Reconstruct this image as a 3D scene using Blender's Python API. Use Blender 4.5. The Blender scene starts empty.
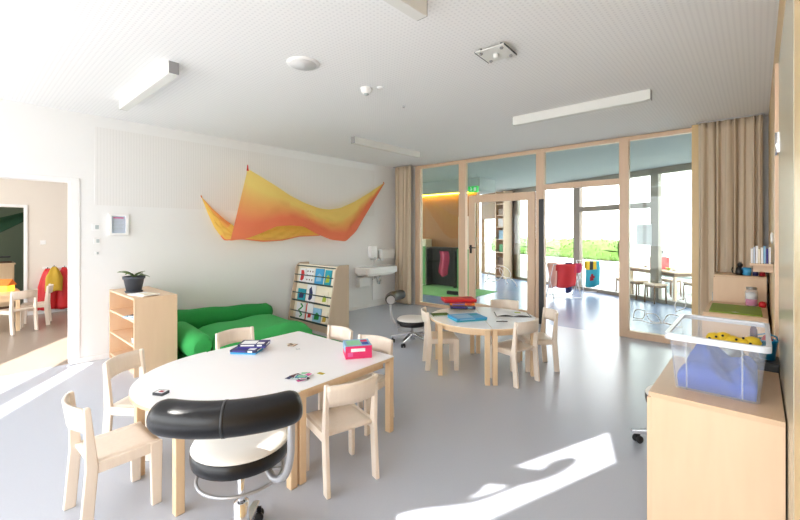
import bpy, bmesh, math, random
from mathutils import Vector, Matrix, Euler
random.seed(7)
PI = math.pi
SC = bpy.context.scene
COL = SC.collection

# ------------------------------------------------------------------ camera numbers (also used to turn a measured pixel into a point)
CAM_H = 1.57; FPX = 400.0; U0 = 400.0; V0 = 232.0
YAW = math.radians(41.8); SN, CS = math.sin(YAW), math.cos(YAW)
def floor_pt(u, v, z=0.0):
    d = (CAM_H - z)*FPX/(v - V0); r = (u - U0)/FPX*d
    return (-SN*d + CS*r, CS*d + SN*r)
def at_x(u, v, X):
    d = X/(-SN + CS*(u - U0)/FPX)
    return Vector((X, CS*d + SN*(u - U0)/FPX*d, CAM_H - (v - V0)/FPX*d))

# ------------------------------------------------------------------ materials
def lin(c):
    return tuple(((x/255)/12.92 if x/255 <= .04045 else ((x/255 + .055)/1.055)**2.4) for x in c)
MATS = {}
def mat(name, rgb, rough=.5, metal=0.0, var=.06, scale=8.0, bump=0.0, spec=.5, stretch=None, rgb2=None, coat=0.0, emit=0.0, alpha_trans=0.0, detail=3.0):
    if name in MATS: return MATS[name]
    m = bpy.data.materials.new(name); m.use_nodes = True
    nt = m.node_tree; b = nt.nodes['Principled BSDF']; L = nt.links
    c = lin(rgb); c2 = lin(rgb2) if rgb2 else tuple(x*(1 - var) for x in c)
    tc = nt.nodes.new('ShaderNodeTexCoord'); mp = nt.nodes.new('ShaderNodeMapping')
    L.new(tc.outputs['Object'], mp.inputs['Vector'])
    if stretch: mp.inputs['Scale'].default_value = stretch
    nz = nt.nodes.new('ShaderNodeTexNoise'); nz.inputs['Scale'].default_value = scale; nz.inputs['Detail'].default_value = detail
    L.new(mp.outputs[0], nz.inputs['Vector'])
    mx = nt.nodes.new('ShaderNodeMix'); mx.data_type = 'RGBA'
    mx.inputs[6].default_value = (*c, 1); mx.inputs[7].default_value = (*c2, 1)
    L.new(nz.outputs['Fac'], mx.inputs[0]); L.new(mx.outputs[2], b.inputs['Base Color'])
    b.inputs['Roughness'].default_value = rough; b.inputs['Metallic'].default_value = metal
    b.inputs['Specular IOR Level'].default_value = spec; b.inputs['Coat Weight'].default_value = coat
    if bump:
        bp = nt.nodes.new('ShaderNodeBump'); bp.inputs['Strength'].default_value = bump; bp.inputs['Distance'].default_value = .004
        L.new(nz.outputs['Fac'], bp.inputs['Height']); L.new(bp.outputs[0], b.inputs['Normal'])
    if emit:
        b.inputs['Emission Color'].default_value = (*c, 1); b.inputs['Emission Strength'].default_value = emit
    MATS[name] = m
    return m
def wood(name, rgb, rgb2, rough=.42, stretch=(14, 14, 1.2), scale=3.0):
    return mat(name, rgb, rough=rough, rgb2=rgb2, stretch=stretch, scale=scale, bump=.03, detail=6)
def glass(name, tint, gloss=.9):
    if name in MATS: return MATS[name]
    m = bpy.data.materials.new(name); m.use_nodes = True
    nt = m.node_tree; nt.nodes.clear(); L = nt.links
    o = nt.nodes.new('ShaderNodeOutputMaterial'); t = nt.nodes.new('ShaderNodeBsdfTransparent'); t.inputs[0].default_value = (*tint, 1)
    g = nt.nodes.new('ShaderNodeBsdfGlossy'); g.inputs['Roughness'].default_value = .02; g.inputs[0].default_value = (gloss, gloss, gloss, 1)
    lw = nt.nodes.new('ShaderNodeLayerWeight'); lw.inputs[0].default_value = .5
    pw = nt.nodes.new('ShaderNodeMath'); pw.operation = 'POWER'; pw.inputs[1].default_value = 4.5; L.new(lw.outputs['Facing'], pw.inputs[0])
    f = nt.nodes.new('ShaderNodeMath'); f.operation = 'MULTIPLY_ADD'; f.inputs[1].default_value = .6; f.inputs[2].default_value = .03; L.new(pw.outputs[0], f.inputs[0])
    x = nt.nodes.new('ShaderNodeMixShader')
    L.new(f.outputs[0], x.inputs[0]); L.new(t.outputs[0], x.inputs[1]); L.new(g.outputs[0], x.inputs[2]); L.new(x.outputs[0], o.inputs[0])
    MATS[name] = m; return m
def cloth_attr(name, trans=.35):
    """fabric whose dye comes from the mesh's own colour attribute, slightly see-through to light"""
    m = bpy.data.materials.new(name); m.use_nodes = True
    nt = m.node_tree; nt.nodes.clear(); L = nt.links
    o = nt.nodes.new('ShaderNodeOutputMaterial'); a = nt.nodes.new('ShaderNodeAttribute'); a.attribute_name = 'dye'
    d = nt.nodes.new('ShaderNodeBsdfDiffuse'); t = nt.nodes.new('ShaderNodeBsdfTranslucent'); x = nt.nodes.new('ShaderNodeMixShader')
    x.inputs[0].default_value = trans
    for n in (d, t): L.new(a.outputs['Color'], n.inputs['Color'])
    L.new(d.outputs[0], x.inputs[1]); L.new(t.outputs[0], x.inputs[2]); L.new(x.outputs[0], o.inputs[0])
    MATS[name] = m; return m
def plastic_clear(name, rgb, alpha):
    m = bpy.data.materials.new(name); m.use_nodes = True
    nt = m.node_tree; L = nt.links; b = nt.nodes['Principled BSDF']; o = nt.nodes['Material Output']
    b.inputs['Base Color'].default_value = (*lin(rgb), 1); b.inputs['Roughness'].default_value = .25
    t = nt.nodes.new('ShaderNodeBsdfTransparent'); x = nt.nodes.new('ShaderNodeMixShader'); x.inputs[0].default_value = alpha
    L.new(t.outputs[0], x.inputs[1]); L.new(b.outputs[0], x.inputs[2]); L.new(x.outputs[0], o.inputs[0])
    MATS[name] = m; return m

M = MATS
# chairs and furniture woods
wood('birch', (242, 230, 216), (232, 216, 200))
wood('beech', (237, 210, 174), (226, 194, 154))
wood('cabinet_wood', (232, 203, 171), (222, 189, 155), stretch=(6, 6, .8))
wood('cabinet_top', (226, 194, 160), (212, 178, 144), stretch=(6, 1, 6))
wood('frame_wood', (228, 198, 170), (216, 184, 154))
wood('wall_wood', (200, 170, 122), (186, 154, 106), stretch=(9, 9, .6))
wood('jamb_wood', (226, 196, 146), (214, 182, 132), stretch=(9, 9, .6))
wood('hall_wood', (176, 120, 66), (158, 104, 54), stretch=(4, 4, .4))
wood('brown_wood', (134, 98, 60), (116, 82, 50), stretch=(4, 4, .4))
wood('column_wood', (205, 184, 160), (192, 170, 146), stretch=(4, 4, .4))
mat('white_wall', (236, 236, 236), .7, var=.02, scale=3)
mat('beige_wall', (230, 223, 214), .8, var=.03, scale=3)
mat('green_grey_wall', (110, 122, 104), .8, var=.05)
mat('white_paint', (242, 242, 242), .45, var=.02)
mat('white_plastic', (240, 240, 240), .35, var=.02)
mat('white_laminate', (246, 246, 248), .28, var=.01)
mat('porcelain', (240, 240, 240), .12, var=.01)
mat('lamp_housing', (226, 226, 222), .5, var=.03)
mat('lamp_end', (150, 150, 152), .5)
mat('hall_ceiling', (174, 182, 182), .85, var=.03)
mat('hall_floor', (134, 148, 178), .26, var=.06, scale=2)
mat('taupe_floor', (160, 146, 134), .3, var=.06, scale=2)
mat('green_carpet', (120, 176, 110), .9, var=.12, scale=60, bump=.2)
mat('chrome', (225, 225, 228), .16, metal=1, var=.03)
mat('grey_metal', (186, 186, 188), .35, metal=.8, var=.05)
mat('silver_paint', (178, 178, 181), .3, metal=.5, var=.03)
mat('black_leather', (15, 15, 18), .3, spec=.4, var=.2, scale=40, bump=.12)
mat('white_leather', (232, 228, 222), .45, var=.04, scale=30, bump=.05)
mat('black_plastic', (26, 26, 28), .4, var=.1)
mat('dark_grey', (62, 64, 68), .5, var=.1)
mat('pot_grey', (70, 74, 82), .55, var=.12)
mat('soil', (60, 46, 36), .95, var=.3, scale=60, bump=.3)
mat('leaf', (104, 128, 76), .5, var=.3, scale=12)
mat('green_fabric', (30, 148, 66), .8, var=.12, scale=25, bump=.08)
mat('green_fabric_light', (62, 178, 92), .8, var=.1, scale=25, bump=.08)
mat('curtain', (208, 190, 166), .9, var=.04, scale=200)
mat('rail_dark', (48, 66, 62), .4)
mat('paper', (240, 240, 242), .7, var=.02)
mat('paper_blue', (196, 206, 222), .7, var=.05)
mat('pink', (226, 98, 160), .6, var=.1)
mat('hot_pink', (232, 52, 112), .45, var=.12, scale=30)
mat('red', (214, 38, 44), .5, var=.15)
mat('dark_red', (160, 20, 36), .6, var=.2)
mat('maroon', (92, 22, 40), .45, var=.3)
mat('magenta', (206, 44, 96), .6, var=.2)
mat('blue', (40, 86, 176), .45, var=.15)
mat('navy', (38, 44, 96), .45, var=.2)
mat('indigo', (62, 52, 140), .45, var=.2)
mat('sky_blue', (66, 164, 216), .45, var=.12)
mat('pale_blue', (150, 196, 226), .5, var=.15, scale=20)
mat('teal', (36, 160, 180), .6, var=.15)
mat('bucket_blue', (18, 140, 186), .35, var=.08)
mat('cloth_blue', (36, 88, 196), .85, var=.2, scale=18, bump=.3)
mat('yellow', (240, 200, 40), .6, var=.12, scale=30)
mat('ochre', (206, 168, 52), .75, var=.2, scale=12)
mat('orange', (240, 130, 40), .6, var=.15)
mat('lime', (176, 190, 60), .6, var=.15)
mat('board_green', (126, 154, 36), .55, var=.06)
mat('bright_green', (40, 150, 70), .5, var=.2)
mat('mint', (150, 210, 170), .6, var=.1)
mat('cream', (240, 230, 208), .6, var=.05)
mat('brown', (110, 80, 60), .6, var=.2)
mat('skin_tone', (222, 180, 160), .6, var=.1)
mat('black', (14, 14, 16), .5, var=.2)
mat('panel_green', (92, 158, 92), .5, var=.08)
mat('pale_panel', (196, 188, 164), .18, var=.03, scale=2)
mat('ext_white', (232, 232, 228), .8, var=.04)
mat('ext_ground', (168, 166, 160), .9, var=.08, scale=4)
mat('hedge_leaf', (88, 126, 48), .6, var=.35, scale=3)
mat('window_metal', (150, 140, 126), .5, var=.05)
mat('sign_grey', (176, 186, 188), .6, var=.04)
mat('grille_grey', (216, 216, 216), .7, var=.03)
mat('white_ink', (245, 245, 245), .6, var=.0)
mat('cove_glow', (255, 214, 60), .5, emit=14.0)
mat('toy_glow', (255, 176, 50), .5, emit=1.3)
mat('exit_green', (30, 170, 70), .5, emit=.6)
mat('dark_green', (30, 70, 46), .8, var=.2)
mat('olive', (90, 116, 46), .8, var=.15)
glass('clear_glass', (.90, .955, .935))
glass('facade_glass', (.97, .98, .98))
plastic_clear('clear_plastic', (226, 232, 244), .13)
plastic_clear('clear_rim', (240, 243, 250), .74)
plastic_clear('clear_jar', (220, 226, 232), .3)
cloth_attr('silk', .5)

def dot_ceiling():
    m = bpy.data.materials.new('perforated_plaster'); m.use_nodes = True; nt = m.node_tree; L = nt.links; b = nt.nodes['Principled BSDF']
    tc = nt.nodes.new('ShaderNodeTexCoord'); sp = nt.nodes.new('ShaderNodeSeparateXYZ'); L.new(tc.outputs['Object'], sp.inputs[0])
    def math_(op, a, v=None):
        n = nt.nodes.new('ShaderNodeMath'); n.operation = op; L.new(a, n.inputs[0])
        if v is not None:
            if isinstance(v, (int, float)): n.inputs[1].default_value = v
            else: L.new(v, n.inputs[1])
        return n.outputs[0]
    P = .034
    fx = math_('SUBTRACT', math_('FRACT', math_('DIVIDE', sp.outputs[0], P)), .5); fy = math_('SUBTRACT', math_('FRACT', math_('DIVIDE', sp.outputs[1], P)), .5)
    r = math_('SQRT', math_('ADD', math_('MULTIPLY', fx, fx), math_('MULTIPLY', fy, fy)))
    hole = math_('LESS_THAN', r, .24)
    mx = nt.nodes.new('ShaderNodeMix'); mx.data_type = 'RGBA'; L.new(hole, mx.inputs[0])
    mx.inputs[6].default_value = (*lin((240, 240, 240)), 1); mx.inputs[7].default_value = (*lin((229, 229, 230)), 1)
    L.new(mx.outputs[2], b.inputs['Base Color']); b.inputs['Roughness'].default_value = .8
    MATS['perforated_plaster'] = m
dot_ceiling()
def groove_panel():
    m = bpy.data.materials.new('slotted_panel'); m.use_nodes = True; nt = m.node_tree; L = nt.links; b = nt.nodes['Principled BSDF']
    tc = nt.nodes.new('ShaderNodeTexCoord'); sp = nt.nodes.new('ShaderNodeSeparateXYZ'); L.new(tc.outputs['Object'], sp.inputs[0])
    d = nt.nodes.new('ShaderNodeMath'); d.operation = 'DIVIDE'; L.new(sp.outputs[1], d.inputs[0]); d.inputs[1].default_value = .032
    f = nt.nodes.new('ShaderNodeMath'); f.operation = 'FRACT'; L.new(d.outputs[0], f.inputs[0])
    g = nt.nodes.new('ShaderNodeMath'); g.operation = 'LESS_THAN'; L.new(f.outputs[0], g.inputs[0]); g.inputs[1].default_value = .2
    mx = nt.nodes.new('ShaderNodeMix'); mx.data_type = 'RGBA'; L.new(g.outputs[0], mx.inputs[0])
    mx.inputs[6].default_value = (*lin((232, 231, 230)), 1); mx.inputs[7].default_value = (*lin((224, 223, 222)), 1)
    L.new(mx.outputs[2], b.inputs['Base Color']); b.inputs['Roughness'].default_value = .7
    MATS['slotted_panel'] = m
groove_panel()
def lino():
    m = mat('linoleum', (190, 195, 206), .27, rgb2=(184, 189, 201), scale=90, detail=4)
    return
    nt = m.node_tree; b = nt.nodes['Principled BSDF']
    n = nt.nodes.new('ShaderNodeTexNoise'); n.inputs['Scale'].default_value = 5
    r = nt.nodes.new('ShaderNodeMapRange'); r.inputs[3].default_value = .2; r.inputs[4].default_value = .36
    nt.links.new(n.outputs['Fac'], r.inputs[0]); nt.links.new(r.outputs[0], b.inputs['Roughness'])
lino()

# ------------------------------------------------------------------ mesh building
class MB:
    def __init__(s): s.v = []; s.f = []; s.mi = []; s.sm = []
    def add(s, vs, fs, mi=0, smooth=False, mx=None):
        o = len(s.v)
        s.v += [tuple((mx @ Vector(p)) if mx else p) for p in vs]
        for f in fs:
            s.f.append(tuple(i + o for i in f)); s.mi.append(mi); s.sm.append(smooth)
        return s
    def box(s, x0, x1, y0, y1, z0, z1, mi=0, mx=None):
        vs = [(x0,y0,z0),(x1,y0,z0),(x1,y1,z0),(x0,y1,z0),(x0,y0,z1),(x1,y0,z1),(x1,y1,z1),(x0,y1,z1)]
        return s.add(vs, [(3,2,1,0),(4,5,6,7),(0,1,5,4),(1,2,6,5),(2,3,7,6),(3,0,4,7)], mi, mx=mx)
    def cbox(s, c, size, mi=0, rz=0.0):
        x, y, z = c; a, b, d = (k/2 for k in size)
        return s.box(-a, a, -b, b, -d, d, mi, Matrix.Translation(Vector(c)) @ Matrix.Rotation(rz, 4, 'Z'))
    def prism(s, pts, h0, h1, axis='Z', mi=0, mx=None, smooth=False):
        n = len(pts)
        def p(a, b, h): return (a, b, h) if axis == 'Z' else ((h, a, b) if axis == 'X' else (a, h, b))
        vs = [p(a, b, h0) for a, b in pts] + [p(a, b, h1) for a, b in pts]
        s.add(vs, [tuple(range(n))[::-1], tuple(range(n, 2*n))], mi, mx=mx)
        o = len(s.v) - 2*n
        for i in range(n):
            j = (i + 1) % n; s.f.append((o+i, o+j, o+n+j, o+n+i)); s.mi.append(mi); s.sm.append(smooth)
        return s
    def tube(s, path, r, n=10, mi=0, closed=False, caps=True):
        path = [Vector(p) for p in path]; N = len(path)
        rs = r if isinstance(r, (list, tuple)) else [r]*N
        vs = []; up = Vector((0, 0, 1)); prev = None
        for i, p in enumerate(path):
            if closed: t = path[(i+1) % N] - path[i-1]
            else: t = path[min(i+1, N-1)] - path[max(i-1, 0)]
            t.normalize()
            if prev is None:
                a = t.cross(up)
                if a.length < 1e-3: a = t.cross(Vector((1, 0, 0)))
            else: a = prev - t*prev.dot(t)
            a.normalize(); prev = a; b = t.cross(a)
            for k in range(n):
                w = 2*PI*k/n; vs.append(tuple(p + (a*math.cos(w) + b*math.sin(w))*rs[i]))
        fs = []
        for i in range(N if closed else N-1):
            i2 = (i+1) % N
            for k in range(n):
                k2 = (k+1) % n; fs.append((i*n+k, i*n+k2, i2*n+k2, i2*n+k))
        s.add(vs, fs, mi, True)
        if not closed and caps:
            o = len(s.v) - len(vs)
            s.f.append(tuple(o+k for k in range(n))[::-1]); s.mi.append(mi); s.sm.append(False)
            s.f.append(tuple(o+(N-1)*n+k for k in range(n))); s.mi.append(mi); s.sm.append(False)
        return s
    def lathe(s, prof, n=24, mi=0, mx=None, sx=1, sy=1):
        vs = []; fs = []; m = len(prof)
        for k in range(n):
            w = 2*PI*k/n
            for r, z in prof: vs.append((r*math.cos(w)*sx, r*math.sin(w)*sy, z))
        for k in range(n):
            k2 = (k+1) % n
            for i in range(m-1): fs.append((k*m+i, k2*m+i, k2*m+i+1, k*m+i+1))
        s.add(vs, fs, mi, True, mx); o = len(s.v) - len(vs)
        for i, rev in ((0, True), (m-1, False)):
            if prof[i][0] > 1e-4:
                f = tuple(o+k*m+i for k in range(n)); s.f.append(f[::-1] if rev else f); s.mi.append(mi); s.sm.append(False)
        return s
    def grid(s, fn, nu, nv, mi=0, thick=0.0):
        P = [[Vector(fn(i/nu, j/nv)) for j in range(nv+1)] for i in range(nu+1)]
        vs = [tuple(P[i][j]) for i in range(nu+1) for j in range(nv+1)]
        fs = [(i*(nv+1)+j, (i+1)*(nv+1)+j, (i+1)*(nv+1)+j+1, i*(nv+1)+j+1) for i in range(nu) for j in range(nv)]
        return s.add(vs, fs, mi, True)
    def build(s, name, mats, parent=None, bevel=0.0, seg=2, subsurf=0, solid=0.0, loc=None, rz=None):
        me = bpy.data.meshes.new(name); me.from_pydata(s.v, [], s.f)
        if isinstance(mats, str): mats = [mats]
        for m in mats: me.materials.append(MATS[m])
        for p, i, sm in zip(me.polygons, s.mi, s.sm): p.material_index = i; p.use_smooth = sm
        bm = bmesh.new(); bm.from_mesh(me); bmesh.ops.remove_doubles(bm, verts=bm.verts, dist=1e-6); bmesh.ops.recalc_face_normals(bm, faces=bm.faces); bm.to_mesh(me); bm.free()
        o = bpy.data.objects.new(name, me); COL.objects.link(o)
        if parent: o.parent = parent
        if loc: o.location = loc
        if rz is not None: o.rotation_euler = (0, 0, rz)
        if solid:
            d = o.modifiers.new('thick', 'SOLIDIFY'); d.thickness = solid; d.offset = 0
        if bevel:
            b = o.modifiers.new('edge', 'BEVEL'); b.width = bevel; b.segments = seg; b.limit_method = 'ANGLE'; b.angle_limit = math.radians(50)
        if subsurf:
            u = o.modifiers.new('soft', 'SUBSURF'); u.levels = subsurf; u.render_levels = subsurf
        return o

def thing(name, label, cat, loc=(0, 0, 0), rz=0.0, group=None):
    o = bpy.data.objects.new(name, None); COL.objects.link(o); o.location = loc; o.rotation_euler = (0, 0, rz); o.empty_display_size = .1
    return tag(o, label, cat, group)
def tag(o, label, cat, group=None):
    o['label'] = label; o['category'] = cat
    if group: o['group'] = group
    return o
def struct(o, label=None):
    o['kind'] = 'structure'
    if label: o['label'] = label
    return o
def copy_tree(o, loc, rz, label, group=None):
    kids = {}
    for c in bpy.data.objects:
        if c.parent: kids.setdefault(c.parent.name, []).append(c)
    def rec(src, par):
        c = src.copy(); COL.objects.link(c); c.parent = par
        for k in kids.get(src.name, []): rec(k, c)
        return c
    c = rec(o, None); c.location = loc; c.rotation_euler = (0, 0, rz); c['label'] = label
    if group: c['group'] = group
    return c
def facing(fx, fy): return math.atan2(fy, fx) - PI/2      # turn so that local +Y looks along (fx, fy)
def rounded(w, d, r, n=5):
    pts = []
    for cx, cy, a0 in ((w/2-r, d/2-r, 0), (-w/2+r, d/2-r, 90), (-w/2+r, -d/2+r, 180), (w/2-r, -d/2+r, 270)):
        for k in range(n+1):
            a = math.radians(a0 + 90*k/n); pts.append((cx + r*math.cos(a), cy + r*math.sin(a)))
    return pts

# ================================================================== THE SETTING
CH = 3.0; WX = -6.05; RX = .10; GY = 6.75; BY = -3.2
SUN = Vector((.345, .94, -1.0))
def up_to_ceiling(p): return (p[0] + SUN.x/SUN.z*CH, p[1] + SUN.y/SUN.z*CH)

from mathutils.geometry import delaunay_2d_cdt
def in_poly(p, poly):
    c = False
    for (x0, y0), (x1, y1) in zip(poly, poly[1:] + poly[:1]):
        if (y0 > p[1]) != (y1 > p[1]) and p[0] < (x1-x0)*(p[1]-y0)/(y1-y0) + x0: c = not c
    return c
def sheet_with_holes(name, outer, holes, z, m):
    vs, es = [], []
    for loop in [outer] + holes:
        o = len(vs); vs += [Vector(p) for p in loop]; es += [(o+i, o+(i+1) % len(loop)) for i in range(len(loop))]
    V, E_, F = delaunay_2d_cdt(vs, es, [], 0, 1e-5)[:3]
    keep = []
    for f in F:
        c = (sum(V[i].x for i in f)/len(f), sum(V[i].y for i in f)/len(f))
        if in_poly(c, outer) and not any(in_poly(c, h) for h in holes): keep.append(tuple(f))
    me = bpy.data.meshes.new(name); me.from_pydata([(v.x, v.y, z) for v in V], [], keep); me.materials.append(MATS[m])
    o = bpy.data.objects.new(name, me); COL.objects.link(o); return struct(o)

def qline(c, X): return (X, (c - .59*X)/.81)
holes = []  # made-up openings out of view, shaped to throw the sun stripes and patch
holes.append([up_to_ceiling(p) for p in (qline(-3.63, -8.3), qline(-3.63, -5.1), qline(-2.99, -5.1), qline(-2.99, -8.3))])
holes.append([up_to_ceiling(p) for p in (qline(-2.76, -6.0), qline(-2.76, -4.4), qline(-2.60, -4.4), qline(-2.60, -6.0))])
patch = [(608,433),(615,462),(487,520),(430,546),(375,552),(393,517),(410,511.5),(426,509),(445,507),(470,504),(490,498),(505,492),(520,486),(545,480),(562,473),(575,464),(578,459),(570,457),(556,459.5),(547,464),(543,469),(530,468.5),(517,466)]  # floor outline of the sun patch; its hooked edge shapes the shadow
holes.append([up_to_ceiling(floor_pt(*p)) for p in patch])
isle = [(467,499),(480,492),(487,484.5),(508,486),(490,493)]  # lit fleck beside the hook, given its own added opening
holes.append([up_to_ceiling(floor_pt(*p)) for p in isle])
sheet_with_holes('ceiling', [(-13.0, -4.8), (-4.8, -4.8), (-4.8, BY), (.9, BY), (.9, GY+.06), (-13.0, GY+.06)], holes, CH, 'perforated_plaster')  # rim runs past the window wall to hold the added sun slots

struct(MB().box(WX-.06, .9, BY, GY, -.05, 0).build('floor', 'linoleum'))
struct(MB().box(-13.0, WX-.06, BY, GY, -.05, 0).build('floor_side_room', 'taupe_floor'))
DY0, DY1, DZ = -.35, .93, 2.18
w = MB()
w.box(WX-.14, WX, DY1, GY, 0, CH); w.box(WX-.14, WX, DY0, DY1, DZ, CH)
struct(w.build('wall_left', 'white_wall'))
w = MB()
w.box(RX, RX+.12, 1.6, GY, 0, CH); w.box(RX, .9, 1.5, 1.6, 0, CH); w.box(.9, 1.0, BY, 1.5, 0, CH)
struct(w.build('wall_right', 'wall_wood'))
# window wall behind the viewer: sill, head and mullions around tall openings
w = MB(); w.box(-13, .9, BY-.15, BY, 0, .25); w.box(-13, .9, BY-.15, BY, 2.85, CH)
for i in range(8): x = -13 + i*1.98; w.box(x, x+.08, BY-.15, BY, .25, 2.85)
struct(w.build('wall_back', 'white_wall'))
# side room walls
w = MB(); w.box(-10.4, -10.25, .90, GY, 0, CH); w.box(-10.4, -10.25, -.5, .90, 2.03, CH); w.box(-10.4, -10.25, BY, -.5, 0, CH)
struct(w.build('wall_side_room', 'beige_wall'))
struct(MB().box(-13.1, -13.0, BY, GY, 0, CH).build('wall_far_room', 'green_grey_wall'))
struct(MB().box(-13.0, WX-.14, 4.4, 4.5, 0, CH).build('wall_side_room_end', 'beige_wall'))
# trims
t = MB(); t.box(WX-.15, WX+.012, DY1-.005, DY1+.085, 0, DZ+.03); t.box(WX-.15, WX+.012, DY0, DY1-.006, DZ-.02, DZ+.03)
struct(t.build('trim_1', 'white_paint', bevel=.004))
t = MB(); t.box(-10.27, -10.225, .89, .94, 0, 2.03); t.box(-10.27, -10.225, -.5, .94, 2.03, 2.08)
struct(t.build('trim_2', 'white_paint', bevel=.004))
struct(MB().box(WX, WX+.012, DY1+.085, GY, 0, .06).build('baseboard_left', 'white_paint'))
struct(MB().box(-10.25, -10.235, .94, 4.4, 0, .07).build('baseboard_side_room', 'white_paint'))
struct(MB().box(WX, WX+.006, 1.16, 5.95, 1.9, 2.86).build('panel_left_wall', 'slotted_panel'))

# --- right side: pale door leaf and wooden jamb close to the viewer
d = struct(MB().box(RX-.006, RX, 1.98, 3.30, .02, 2.6).build('door_2', 'pale_panel', bevel=.002))
struct(MB().box(RX-.004, RX, 1.62, 1.97, 0, CH).build('trim_3', 'jamb_wood', bevel=.004))
hg = MB(); hg.box(RX-.014, RX-.006, 3.24, 3.3, 2.04, 2.16); hg.tube([(RX-.014, 3.31, 2.03), (RX-.014, 3.31, 2.17)], .009)
hg.build('hinge', 'chrome', d)
bt = MB(); bt.box(RX-.02, RX, 3.42, 3.5, 0, 2.62)
struct(bt.build('trim_4', 'frame_wood', bevel=.003))

# --- glass partition to the hall
FY0, FY1 = GY-.05, GY+.05
fr = MB()
for x0, x1 in ((-5.55, -5.42), (-4.43, -4.28), (-2.85, -2.71), (-1.56, -1.43), (-.64, -.50)):
    fr.box(x0, x1, FY0, FY1, 0, 2.985)
fr.box(-5.55, -.50, FY0+.002, FY1-.002, 2.93, 2.99)
fr.box(-2.71, -1.56, FY0, FY1, 2.29, 2.38)
fr.box(-1.43, -.64, FY0, FY1, 0, .10); fr.box(-5.42, -4.43, FY0, FY1, 0, .06)
struct(fr.build('trim_5', 'frame_wood', bevel=.005))
w = MB(); w.box(-13, -5.55, FY0, FY1, 0, CH); w.box(-.50, .3, FY0, FY1, 0, CH)
struct(w.build('wall_front', 'white_wall'))
for i, (x0, x1, z0, z1) in enumerate(((-5.42, -4.43, .06, 2.93), (-4.28, -2.85, 2.28, 2.93), (-2.71, -1.56, 2.38, 2.93), (-1.43, -.64, .10, 2.93))):
    struct(MB().box(x0, x1, GY-.004, GY+.004, z0, z1).build('window_%d' % (i+1), 'clear_glass'))
# glass door with its wooden frame
dm = MB(); X0, X1 = -4.18, -2.86
dm.box(X0, X0+.13, GY-.08, GY-.02, .01, 2.27); dm.box(X1-.13, X1, GY-.08, GY-.02, .01, 2.27)
dm.box(X0+.13, X1-.13, GY-.08, GY-.02, 2.13, 2.27); dm.box(X0+.13, X1-.13, GY-.08, GY-.02, .01, .2)
door = struct(dm.build('door_1', 'frame_wood', bevel=.004))
MB().box(X0+.13, X1-.13, GY-.054, GY-.046, .2, 2.13).build('glass_pane', 'clear_glass', door)
h = MB(); h.box(X0+.03, X0+.075, GY-.09, GY-.08, 1.16, 1.32); h.tube([(X0+.055, GY-.085, 1.27), (X0+.055, GY-.14, 1.27), (X0+.19, GY-.14, 1.27)], .011)
h.build('handle', 'black_plastic', door)
struct(MB().box(-2.79, -2.705, GY-.075, GY-.051, 0, 2.13).build('door_3', 'black_plastic', bevel=.006))

# white drawings on the panes
def loop_curve(cx, cz, a, b, rot=0, n=26, y=GY-.062, full=1.0):
    return [(cx + a*math.cos(2*PI*full*k/n)*math.cos(rot) - b*math.sin(2*PI*full*k/n)*math.sin(rot), y, cz + a*math.cos(2*PI*full*k/n)*math.sin(rot) + b*math.sin(2*PI*full*k/n)*math.cos(rot)) for k in range(n+1)]
bd = thing('butterfly_drawing', 'white line drawing of a butterfly low on the glass door', 'drawing', (0, 0, 0))
for cx, cz, a, bb, ro, fu in ((-3.62, .78, .17, .11, .5, 1), (-3.42, .84, .13, .08, -.7, 1), (-3.7, .66, .12, .05, .2, .6), (-3.3, .66, .12, .06, -.6, .7)):
    MB().tube(loop_curve(cx, cz, a, bb, ro, full=fu), .008, 5).build('stroke', 'white_ink', bd)
for k in range(5):
    MB().tube(loop_curve(-3.75 + .02*k, 1.75 - .12*k, .05, .02, .4*k, full=.8), .005, 5).build('stroke', 'white_ink', bd)
bd = thing('leaf_drawing', 'white looping leaf drawing low on the fixed pane beside the tan curtain', 'drawing', (0, 0, 0)); yy = GY-.012
def leaf_curve(cx, cz, a, b, rot, y, n=28):
    out = []
    for k in range(n+1):
        t = 2*PI*k/n; x, z = a*math.cos(t), b*math.sin(t)**3
        out.append((cx + x*math.cos(rot) - z*math.sin(rot), y, cz + x*math.sin(rot) + z*math.cos(rot)))
    return out
for cx, cz, a, bb, ro in ((-1.30, .36, .10, .07, .7), (-1.12, .33, .11, .06, -.5), (-.90, .34, .12, .07, .5), (-.80, .56, .12, .06, 1.1)):
    MB().tube(leaf_curve(cx, cz, a, bb, ro, yy), .006, 5).build('stroke', 'white_ink', bd)
MB().tube([(-1.38 + .035*k, yy, .26 + .012*math.sin(k*.7)) for k in range(18)], .005, 5).build('stroke', 'white_ink', bd)

# ================================================================== HALL BEYOND
FP = Vector((-3.47, 11.4)); FD = Vector((-.9, .437)).normalized(); FN = Vector((-FD.y, FD.x))  # facade line, FN points indoors or out
if FN.y > 0: FN = -FN
def fac_s(u):
    r = (u - U0)/FPX; ray = Vector((-SN + CS*r, CS + SN*r))
    den = ray.x*FD.y - ray.y*FD.x
    d = (FP.x*FD.y - FP.y*FD.x)/den
    return (ray*d - FP).dot(FD)
FM = Matrix.Translation((FP.x, FP.y, 0)) @ Matrix.Rotation(math.atan2(FD.y, FD.x), 4, 'Z')   # local x runs along the facade to the left
INW = 1 if (FM.to_3x3() @ Vector((0, 1, 0))).y < 0 else -1                                        # local y sign that points indoors
sL, sR = 4.6, -4.2
hall = [(RX+.5, GY), (RX+.5, FP.y - (RX+.5 - FP.x)/FD.x*0)]
e1 = FP + FD*sR; e2 = FP + FD*sL
struct(MB().prism([(e1.x, GY), (e1.x, e1.y), (e2.x, e2.y), (-10.5, e2.y), (-10.5, GY)], -.05, 0).build('floor_hall', 'hall_floor'))
struct(MB().prism([(e1.x, GY+.06), (e1.x, e1.y), (e2.x, e2.y), (-10.5, e2.y), (-10.5, GY+.06)], CH, CH+.1).build('ceiling_hall', 'hall_ceiling'))
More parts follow.
